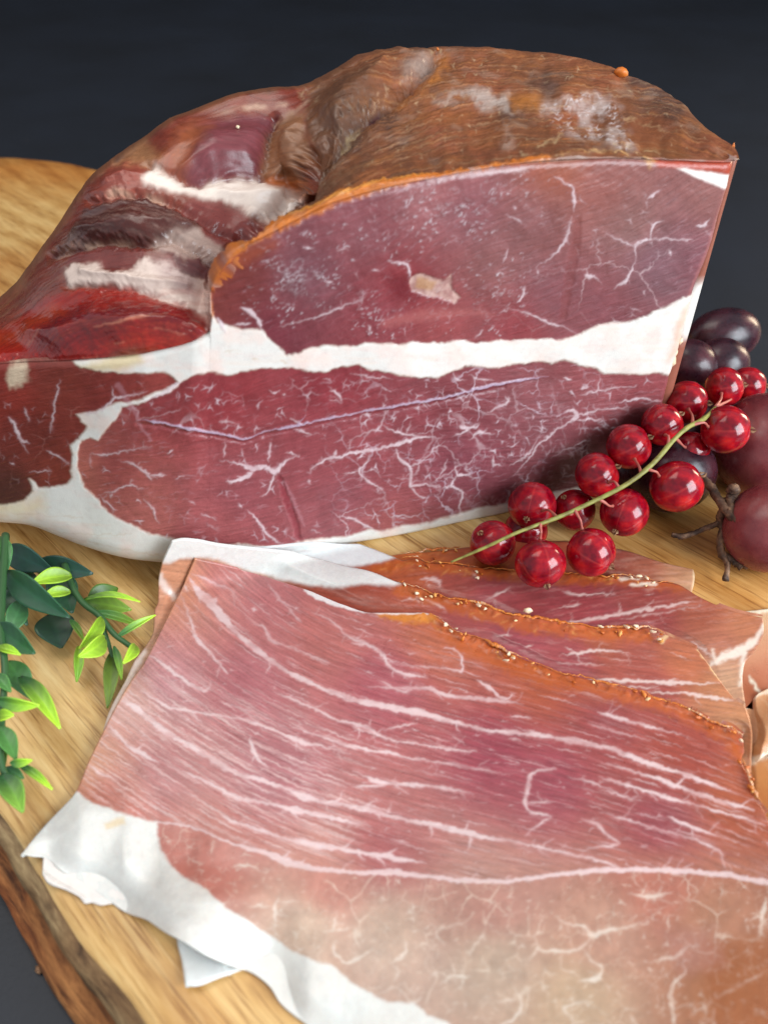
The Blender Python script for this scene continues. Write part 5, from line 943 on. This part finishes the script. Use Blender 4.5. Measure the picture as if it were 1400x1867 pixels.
c6.put(c6.strokes([[(1361, 1290, 4), (1385, 1264, 6), (1405, 1256, 8)], [(1365, 1392, 12), (1385, 1382, 10), (1420, 1368, 8)], [(1360, 1368, 10), (1366, 1392, 10)]], 3, 5), (226, 206, 182), .8)
c6.put(c6.strokes(flow_strokes(60, (1350, 1260, 1420, 1400), lambda x, y: 40, 8, 30, 1, 2.5), 1.2, 3), (216, 176, 140), .5)
make_slice('crumpled translucent slice end right of the topmost slice', c6, [(1345, 1300), (1361, 1288), (1385, 1262), (1405, 1254), (1490, 1250)], [(1330, 1380), (1366, 1395), (1400, 1376), (1440, 1368), (1500, 1360)], [(1345, 1300), (1335, 1340), (1330, 1380)], [(1490, 1250), (1500, 1360)], 80, 80, lambda px, py, u, v: .0030+.0012*np.sin(py*.045+px*.03)*smooth(0, .3, u)+0*v)
make_slice('brown-orange slice edge under the topmost slice at the right frame edge', c6, [(1345, 1380), (1400, 1376), (1500, 1370)], [(1370, 1540), (1500, 1560)], [(1345, 1380), (1370, 1540)], [(1500, 1370), (1500, 1560)], 50, 60, lambda px, py, u, v: .0016+0*v)
# ------------------------------------------------------------------ red currants
M_BERRY, nt, p = new_mat('red_currant_skin'); L = nt.links
t = N(nt, 'ShaderNodeTexCoord'); sx = N(nt, 'ShaderNodeSeparateXYZ'); L.new(t.outputs['Object'], sx.inputs[0])
at2 = N(nt, 'ShaderNodeMath', operation='ARCTAN2'); L.new(sx.outputs[1], at2.inputs[0]); L.new(sx.outputs[0], at2.inputs[1])
ms = N(nt, 'ShaderNodeMath', operation='MULTIPLY'); L.new(at2.outputs[0], ms.inputs[0]); ms.inputs[1].default_value = 6.0
cs = N(nt, 'ShaderNodeMath', operation='COSINE'); L.new(ms.outputs[0], cs.inputs[0])
n1 = noise(nt, 1.2, 3, .55, t.outputs['Generated']); n1.inputs['Scale'].default_value = 3.2
vein_ = ramp(nt, cs.outputs[0], [(.93, (0, 0, 0)), (1.0, (.22, .22, .22))])
c = ramp(nt, n1.outputs[0], [(.3, (.13, .001, .008)), (.5, (.30, .003, .012)), (.72, (.56, .016, .018))])
L.new(mix(nt, vein_.outputs[0], c.outputs[0], (.62, .06, .05)), p.inputs['Base Color'])
p.inputs['Roughness'].default_value = .16; p.inputs['IOR'].default_value = 1.42
p.inputs['Subsurface Weight'].default_value = .7; p.inputs['Subsurface Radius'].default_value = (1, .10, .08); p.inputs['Subsurface Scale'].default_value = .004
p.inputs['Coat Weight'].default_value = .15; p.inputs['Coat Roughness'].default_value = .06
M_STEM, nt, p = new_mat('currant_stem'); co = objco(nt); n1 = noise(nt, 260, 4, .6, co)
nt.links.new(ramp(nt, n1.outputs[0], [(.32, (104, 92, 40)), (.52, (142, 138, 66)), (.66, (150, 140, 74)), (.8, (120, 66, 44))]).outputs[0], p.inputs['Base Color']); p.inputs['Roughness'].default_value = .55; bumpnode(nt, p, n1.outputs[0], .4, .0003)
M_PED, nt, p = new_mat('currant_pedicel'); p.inputs['Base Color'].default_value = (*lin((176, 96, 84)), 1); p.inputs['Roughness'].default_value = .45
M_CAL, nt, p = new_mat('dried_calyx'); co = objco(nt); n1 = noise(nt, 900, 3, .6, co)
nt.links.new(ramp(nt, n1.outputs[0], [(.3, (70, 44, 30)), (.7, (190, 140, 100))]).outputs[0], p.inputs['Base Color']); p.inputs['Roughness'].default_value = .7
def uv_ball(name, seg=40, rings=24, shape=None):
    th = np.linspace(0, math.pi, rings+1)[:, None]; ph = np.linspace(0, 2*math.pi, seg, endpoint=False)[None]
    V = np.stack([np.sin(th)*np.cos(ph), np.sin(th)*np.sin(ph), np.cos(th)+0*ph], -1)
    if shape: V = shape(V)
    return np_mesh(name, V.reshape(-1, 3), quads(rings+1, seg, True))
def bshape(V):
    r = np.hypot(V[..., 0], V[..., 1]); z = V[..., 2]
    k = 1-.05*np.exp(-(r/.22)**2)          # small dimples at stalk and calyx
    return np.stack([V[..., 0], V[..., 1], z*k], -1)
BME = uv_ball('berry', 40, 26, bshape); BME.materials.append(M_BERRY)
def calyx_mesh():
    bm = bmesh.new()
    for k in range(7):
        a = 2*math.pi*k/7+.2*math.sin(k*3); l = .22+.08*math.sin(k*5)
        b0 = Vector((.09*math.cos(a-.35), .09*math.sin(a-.35), 0)); b1 = Vector((.09*math.cos(a+.35), .09*math.sin(a+.35), 0))
        tp = Vector((.05*math.cos(a+.5), .05*math.sin(a+.5), l)); md = Vector((.15*math.cos(a), .15*math.sin(a), l*.5))
        v = [bm.verts.new(q) for q in (b0, md*1.0, b1, tp)]; bm.faces.new((v[0], v[1], v[3])); bm.faces.new((v[1], v[2], v[3])); bm.faces.new((v[0], v[2], v[1]))
    me = bpy.data.meshes.new('calyx'); bm.to_mesh(me); bm.free(); me.materials.append(M_CAL); return me
CME = calyx_mesh()
STEM = [(822, 1025, .236), (880, 1000, .2345), (950, 968, .2345), (1020, 942, .2365), (1080, 915, .2375), (1130, 890, .2375), (1165, 867, .238), (1195, 840, .239), (1225, 805, .241), (1255, 778, .243), (1282, 764, .246), (1304, 742, .252)]
BER = [  # px, py, radius px, distance along the view, joint on stem (px, py), calyx direction px
 (898, 990, 42, .2455, (935, 975), (-.4, -.3)), (970, 922, 44, .253, (1013, 944), (-.2, .3)), (985, 1028, 47, .2345, (982, 955), (.2, .9)), (1047, 930, 38, .258, (1035, 936), (-.5, -.5)), (1077, 1007, 45, .2375, (1047, 930), (.8, .6)),
 (1088, 866, 42, .249, (1130, 890), (.9, -.4)), (1138, 934, 44, .248, (1090, 911), (-.5, .8)), (1146, 814, 42, .250, (1170, 862), (.88, -.42)), (1207, 774, 39, .251, (1218, 815), (.8, -.5)), (1233, 887, 47, .244, (1180, 853), (.85, -.45)),
 (1256, 822, 37, .259, (1232, 800), (.3, .8)), (1251, 733, 39, .262, (1262, 776), (.95, .1)), (1322, 783, 44, .250, (1262, 775), (1.0, .05)), (1320, 706, 37, .268, (1310, 745), (1, -.1)), (1362, 702, 33, .284, (1306, 742), (1, .1)), (958, 968, 40, .262, (960, 965), (0, 1))]
sprig = empty('red_currant_sprig', tuple(map(float, at_t(1060, 940, .25)))); tag(sprig, 'sprig of shiny red currants leaning from the ham slices up to the grapes', 'currants')
so = np.array(sprig.location)
SP = np.array([at_t(x, y, tt) for x, y, tt in STEM]); SPs = spline(SP, 90); j = np.arange(90)
rad = np.interp(j, [0, 8, 50, 80, 89], [.0003, .0005, .0007, .0007, .0004])*(1+.12*fbm(j*1.0, 0*j, 4, 2, 5))
V, Q = tube(SPs, rad, 12, .18, 4); link('stem', np_mesh('stem', V-so, Q), M_STEM, sprig)
R3d = np.array([1.0, 0, 0]); U3d = np.array([0, sp, cp]); Fd = np.array([0, cp, -sp])
for k, (x, y, r, tt, jt, cd) in enumerate(BER):
    c_ = at_t(x, y, tt); R = r/FPX*tt
    ax = R3d*cd[0]-U3d*cd[1]-Fd*.42; ax /= np.linalg.norm(ax)
    o = bpy.data.objects.new('berry', BME); COL.objects.link(o); o.parent = sprig
    q = Vector(ax).to_track_quat('Z', 'X'); o.location = tuple(map(float, c_-so)); o.rotation_mode = 'QUATERNION'; o.rotation_quaternion = q; o.scale = (R, R, R*(.97+.05*math.sin(k*2.3)))
    cx = bpy.data.objects.new('calyx', CME); COL.objects.link(cx); cx.parent = o; cx.location = (0, 0, .93)
    # pedicel from the stem to the stalk end of the berry
    sj = SPs[np.argmin((proj(SPs)[0]-jt[0])**2+(proj(SPs)[1]-jt[1])**2)]
    toward = sj-c_; toward /= np.linalg.norm(toward); e = c_+toward*R*.98
    mid_ = (sj+e)/2+(-Fd)*.0016+U3d*.0008*math.sin(k*1.7)
    pp = spline([sj, mid_, e], 14); rr_ = np.interp(np.arange(14), [0, 5, 11, 13], [.0006, .00035, .00035, .0006])
    V, Q = tube(pp, rr_, 8, .15, k); link('pedicel', np_mesh('pedicel', V-so, Q), M_PED, sprig)

# ------------------------------------------------------------------ grapes
M_GRAPE, nt, p = new_mat('grape_skin'); co = objco(nt); t = N(nt, 'ShaderNodeTexCoord'); L = nt.links
a_ = N(nt, 'ShaderNodeObjectInfo'); n1 = noise(nt, 2.4, 4, .6, t.outputs['Generated']); n2 = noise(nt, 9, 4, .7, t.outputs['Generated'])
dark = ramp(nt, n1.outputs[0], [(.35, (30, 14, 24)), (.65, (66, 28, 38))]); red = ramp(nt, n1.outputs[0], [(.3, (92, 28, 38)), (.7, (146, 72, 70))])
c = mix(nt, a_.outputs['Color'], dark.outputs[0], red.outputs[0])
sepc = N(nt, 'ShaderNodeSeparateColor'); L.new(a_.outputs['Color'], sepc.inputs[0]); L.new(mix(nt, sepc.outputs[0], dark.outputs[0], red.outputs[0]), p.inputs['Base Color'])
L.new(ramp(nt, n2.outputs[0], [(.35, (.20, .20, .20)), (.7, (.42, .42, .42))]).outputs[0], p.inputs['Roughness'])
p.inputs['IOR'].default_value = 1.45; p.inputs['Subsurface Weight'].default_value = .2; p.inputs['Subsurface Radius'].default_value = (1, .2, .2); p.inputs['Subsurface Scale'].default_value = .003
GME = uv_ball('grape', 48, 30); GME.materials.append(M_GRAPE)
bunch = empty('grape_bunch', tuple(map(float, at_z(1310, 930)))); tag(bunch, 'bunch of dark purple grapes with woody stalk at the right of the ham', 'grapes')
go = np.array(bunch.location)
for k, (x, y, r, el, ang_, cr, lift) in enumerate([(1318, 612, 50, 1.36, 12, .05, 0), (1252, 668, 50, 1.12, -20, .12, 0), (1312, 664, 48, 1.1, 10, .05, 0), (1392, 812, 90, 1.15, 70, .95, 0), (1404, 962, 80, 1.1, 40, 1.0, 0), (1226, 862, 72, 1.1, 20, .06, 0), (1246, 770, 58, 1.1, 60, .1, 0), (1345, 730, 50, 1.1, 60, .1, 0), (1150, 850, 40, 1.2, 60, .1, 0)]):
    d = ray(float(x), float(y)); kk = r/FPX; tt = CAMH/(kk-d[2]); R = kk*tt; c_ = CAM+d*tt
    o = bpy.data.objects.new('grape', GME); COL.objects.link(o); o.parent = bunch; o.location = tuple(map(float, c_-go)); o.scale = (R*el, R, R); o.rotation_euler = (.1*k, -.1, math.radians(ang_)); o.color = (cr, cr, cr, 1)
M_TWIG, nt, p = new_mat('woody_stalk'); co = objco(nt); n1 = noise(nt, 330, 5, .65, co)
nt.links.new(ramp(nt, n1.outputs[0], [(.3, (34, 22, 18)), (.5, (86, 58, 40)), (.72, (150, 112, 82))]).outputs[0], p.inputs['Base Color']); p.inputs['Roughness'].default_value = .7; bumpnode(nt, p, n1.outputs[0], .8, .0008)
TW = [ # px, py, z, radius
 [(1282, 872, .020, .0016), (1300, 895, .019, .0017), (1320, 925, .018, .0018), (1350, 955, .017, .0018), (1375, 972, .016, .0021), (1400, 985, .015, .0026), (1440, 1000, .014, .0026)],
 [(1332, 935, .018, .0014), (1330, 915, .019, .0016), (1336, 895, .022, .0023), (1338, 888, .024, .0019)],
 [(1318, 925, .017, .0014), (1312, 945, .013, .0016), (1317, 965, .010, .0016), (1313, 990, .008, .0014), (1317, 1012, .006, .0015), (1326, 1030, .005, .0009), (1322, 1058, .003, .0012)],
 [(1316, 950, .012, .0012), (1290, 962, .010, .0011), (1265, 972, .008, .0010), (1240, 978, .007, .0012), (1224, 974, .007, .0008)],
 [(1317, 1012, .006, .0014), (1335, 1022, .005, .0016), (1352, 1036, .004, .0012)], [(1400, 985, .014, .0016), (1385, 1000, .010, .0015), (1372, 1015, .006, .0016), (1356, 1036, .004, .0011)], [(1395, 985, .015, .003), (1405, 975, .017, .002)]]
for k, T_ in enumerate(TW):
    A = np.array([[*at_z(x, y, z), r*.78] for x, y, z, r in T_]); A = spline(A, 36); V, Q = tube(A[:, :3], A[:, 3], 10, .55, k+3)
    link('stalk', np_mesh('stalk', V-go, Q), M_TWIG, bunch)

# ------------------------------------------------------------------ green sprig
M_LEAF, nt, p = new_mat('sprig_leaf'); L = nt.links
a_ = N(nt, 'ShaderNodeAttribute', attribute_name='pigment'); co = objco(nt); n1 = noise(nt, 240, 4, .6, co)
L.new(mix(nt, 1.0, a_.outputs['Color'], ramp(nt, n1.outputs[0], [(.3, (.90, .92, .90)), (.7, (1, 1, 1))]).outputs[0], 'MULTIPLY'), p.inputs['Base Color'])
p.inputs['Roughness'].default_value = .42; bumpnode(nt, p, n1.outputs[0], .2, .0004)
p.inputs['Subsurface Weight'].default_value = .3; p.inputs['Subsurface Radius'].default_value = (.6, 1, .3); p.inputs['Subsurface Scale'].default_value = .002
sp_o = empty('green_sprig', tuple(map(float, at_z(60, 1180)))); tag(sp_o, 'green leafy sprig with lime tips, lying left of the slices', 'plant')
lo_ = np.array(sp_o.location)
DG, MG, OL, LI = (36, 74, 52), (66, 112, 58), (112, 142, 36), (160, 202, 48)
LEAVES = [ # base px,py,z  tip px,py,z  width px  fold  colour base, colour tip, roll
 ((12, 1043, .014), (127, 1126, .012), 44, .25, DG, DG, -.3), ((-6, 1140, .016), (64, 1192, .014), 42, .25, DG, (44, 84, 50), -.3), ((-6, 1180, .017), (38, 1194, .016), 14, .5, OL, LI, .4),
 ((92, 1120, .006), (112, 1182, .004), 62, .15, (20, 44, 34), (24, 52, 40), .1), ((131, 1050, .010), (57, 1063, .013), 30, .5, OL, LI, -.5), ((129, 1079, .010), (77, 1087, .012), 20, .5, OL, LI, -.5),  # first leaf here: shade put into its colour, a leaf in shadow
 ((155, 1093, .008), (256, 1097, .008), 14, .7, (84, 118, 40), LI, .9), ((150, 1096, .005), (240, 1112, .003), 34, .2, (60, 88, 30), OL, .1), ((172, 1116, .006), (258, 1142, .003), 15, .5, MG, OL, .4), ((214, 1161, .007), (284, 1121, .008), 11, .6, MG, LI, .3),
 ((186, 1126, .010), (145, 1183, .013), 22, .6, OL, LI, .4), ((192, 1164, .010), (143, 1198, .014), 32, .5, OL, LI, .4), ((247, 1176, .008), (225, 1210, .011), 19, .6, OL, LI, .3), ((208, 1178, .006), (222, 1240, .003), 11, .5, MG, OL, .2),
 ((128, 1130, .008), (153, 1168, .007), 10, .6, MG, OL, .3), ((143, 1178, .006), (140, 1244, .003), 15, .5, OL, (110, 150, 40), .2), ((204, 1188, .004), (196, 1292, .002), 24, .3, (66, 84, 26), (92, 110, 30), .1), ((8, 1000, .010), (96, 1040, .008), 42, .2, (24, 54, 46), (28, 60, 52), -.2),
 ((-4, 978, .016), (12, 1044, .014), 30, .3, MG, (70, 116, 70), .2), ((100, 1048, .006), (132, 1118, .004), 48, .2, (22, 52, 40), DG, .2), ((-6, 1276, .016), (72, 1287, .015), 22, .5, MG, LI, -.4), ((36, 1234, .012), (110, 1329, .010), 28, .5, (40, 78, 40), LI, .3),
 ((-6, 1307, .015), (25, 1304, .016), 18, .5, OL, LI, .3), ((-2, 1325, .014), (30, 1386, .012), 28, .3, MG, (70, 120, 50), .2), ((18, 1392, .012), (59, 1387, .012), 13, .5, MG, LI, -.3), ((34, 1394, .010), (96, 1440, .008), 12, .6, DG, LI, .3),
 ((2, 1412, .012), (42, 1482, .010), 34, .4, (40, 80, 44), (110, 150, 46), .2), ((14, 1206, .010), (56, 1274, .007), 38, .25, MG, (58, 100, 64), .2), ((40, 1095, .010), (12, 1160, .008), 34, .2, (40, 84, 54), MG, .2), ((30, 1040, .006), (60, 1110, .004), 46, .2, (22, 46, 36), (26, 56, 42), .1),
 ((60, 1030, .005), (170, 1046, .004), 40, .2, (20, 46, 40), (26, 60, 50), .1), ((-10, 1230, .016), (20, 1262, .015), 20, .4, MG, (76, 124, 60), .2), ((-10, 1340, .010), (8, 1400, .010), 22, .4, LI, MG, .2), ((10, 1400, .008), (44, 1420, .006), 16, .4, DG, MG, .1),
 ((160, 1100, .004), (215, 1072, .003), 40, .2, (58, 88, 28), (72, 104, 30), .1), ((-12, 1060, .008), (50, 1140, .006), 40, .2, (24, 52, 38), DG, .1)]
def leaf(b, t, wpx, fold, c0, c1, roll, k):
    A = at_z(*map(float, b)); B = at_z(*map(float, t)); ax = B-A; ln = np.linalg.norm(ax); ax /= ln
    view = CAM-(A+B)/2; view /= np.linalg.norm(view); sd = np.cross(ax, view); sd /= np.linalg.norm(sd); up = np.cross(sd, ax)
    sd, up = sd*math.cos(roll)+up*math.sin(roll), up*math.cos(roll)-sd*math.sin(roll)
    w = wpx*1.02/FPX*np.linalg.norm(CAM-(A+B)/2)*.5; nu, nv = 13, 18
    s = np.linspace(-1, 1, nu)[None, :]; f = np.linspace(0, 1, nv)[:, None]
    prof = np.clip(np.sin(np.pi*np.clip(f*.95+.03, 0, 1)**.85), .02, 1)**.95
    P = A+ax*(f*ln)[..., None]+sd*(s*w*prof)[..., None]+up*((np.abs(s)**1.4*fold*w*prof)+ln*.10*np.sin(np.pi*f)-.0002*(1-np.abs(s))*0)[..., None]
    nn = grid_normals(P); V = np.concatenate([P.reshape(-1, 3), (P-nn*.00028).reshape(-1, 3)]); a = np.arange(nu*nv).reshape(nv, nu)
    loop = np.r_[a[0, :], a[1:, -1], a[-1, -2::-1], a[-2:0:-1, 0]]; l2 = np.roll(loop, -1); n0 = nu*nv
    Q = np.concatenate([quads(nv, nu), quads(nv, nu)[:, ::-1]+n0, np.stack([loop, loop+n0, l2+n0, l2], -1)])
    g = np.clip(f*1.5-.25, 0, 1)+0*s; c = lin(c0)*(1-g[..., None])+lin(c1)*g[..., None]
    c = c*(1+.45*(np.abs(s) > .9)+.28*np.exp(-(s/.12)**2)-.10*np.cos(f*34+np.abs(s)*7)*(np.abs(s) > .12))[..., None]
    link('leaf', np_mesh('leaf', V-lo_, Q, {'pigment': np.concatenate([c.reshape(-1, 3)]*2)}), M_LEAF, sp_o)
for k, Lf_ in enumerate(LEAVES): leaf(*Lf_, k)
M_GST, nt, p = new_mat('sprig_stem'); p.inputs['Base Color'].default_value = (*lin((50, 88, 48)), 1); p.inputs['Roughness'].default_value = .45
for S_, r0 in (([(10, 975, .016), (5, 1060, .016), (2, 1150, .016), (9, 1225, .015), (3, 1320, .013), (4, 1400, .011), (12, 1420, .010)], .0011), ([(118, 1030, .007), (132, 1070, .008), (150, 1098, .008), (180, 1122, .008), (212, 1160, .007), (240, 1180, .006)], .0010), ([(2, 1070, .012), (60, 1060, .008), (118, 1040, .007)], .0010), ([(180, 1122, .007), (200, 1180, .005), (205, 1200, .004)], .0007)):
    A = spline([at_z(*map(float, q)) for q in S_], 40); V, Q = tube(A, np.full(40, r0)*np.linspace(1, .7, 40), 10, .15, 3); link('stem', np_mesh('stem', V-lo_, Q), M_GST, sp_o)

# ------------------------------------------------------------------ small loose bits
M_BIT, nt, p = new_mat('orange_bit'); p.inputs['Base Color'].default_value = (*lin((196, 104, 30)), 1); p.inputs['Roughness'].default_value = .5
o = link('crumb', lump(.0016, 3, (1.3, .9, .8)), M_BIT); o.location = tuple(map(float, at_face(1132.0, 131.0, .056))); tag(o, 'small orange crumb on the crest of the ham', 'crumb')
o = link('crumb', lump(.0011, 5, (1.2, .7, .9), 2, .8), M_FLAKE); o.location = tuple(map(float, at_z(961.0, 1113.0, .0048))); tag(o, 'tiny white fat crumb lying on the slices below the currants', 'crumb')
o = link('crumb', lump(.0009, 7), M_CAL); o.location = tuple(map(float, at_z(70.0, 1769.0, TZ+.0007))); tag(o, 'tiny reddish crumb on the dark table beside the bark', 'crumb')
o = link('salt_grain', lump(.0006, 8, (1, 1, .8), 1), M_FLAKE); o.location = tuple(map(float, at_face(433.0, 231.0, .0585))); tag(o, 'white salt grain on the upper left muscle of the ham', 'salt')
for k, (x, y, r, w_) in enumerate([(1224, 654, .0014, 0.001), (1231, 642, .0009, 0.001), (1239, 622, .0008, 0.002)]):
    f_ = link('fat_scrap', lump(r, k+20, (.9, .9, 1.4), 2, .8), M_FLAKE, ham); f_.location = tuple(map(float, at_face(float(x), float(y), w_)-base_pt))
for k, (x, y, l_) in enumerate([(1336, 262, .0012), (1331, 264, .0008), (1250, 192, .0007), (798, 84, .0007)]):
    V, Q = tube([at_face(float(x), float(y)+6, .012 if x > 1300 else (.04 if x > 1000 else .07)), at_face(float(x), float(y)+6, .012 if x > 1300 else (.04 if x > 1000 else .07))+np.array([.0006*math.sin(k*2), 0, l_])], [.0005, .0001], 6, .3, k)
    link('dried_fibre', np_mesh('dried_fibre', V-base_pt, Q), M_BIT, ham)
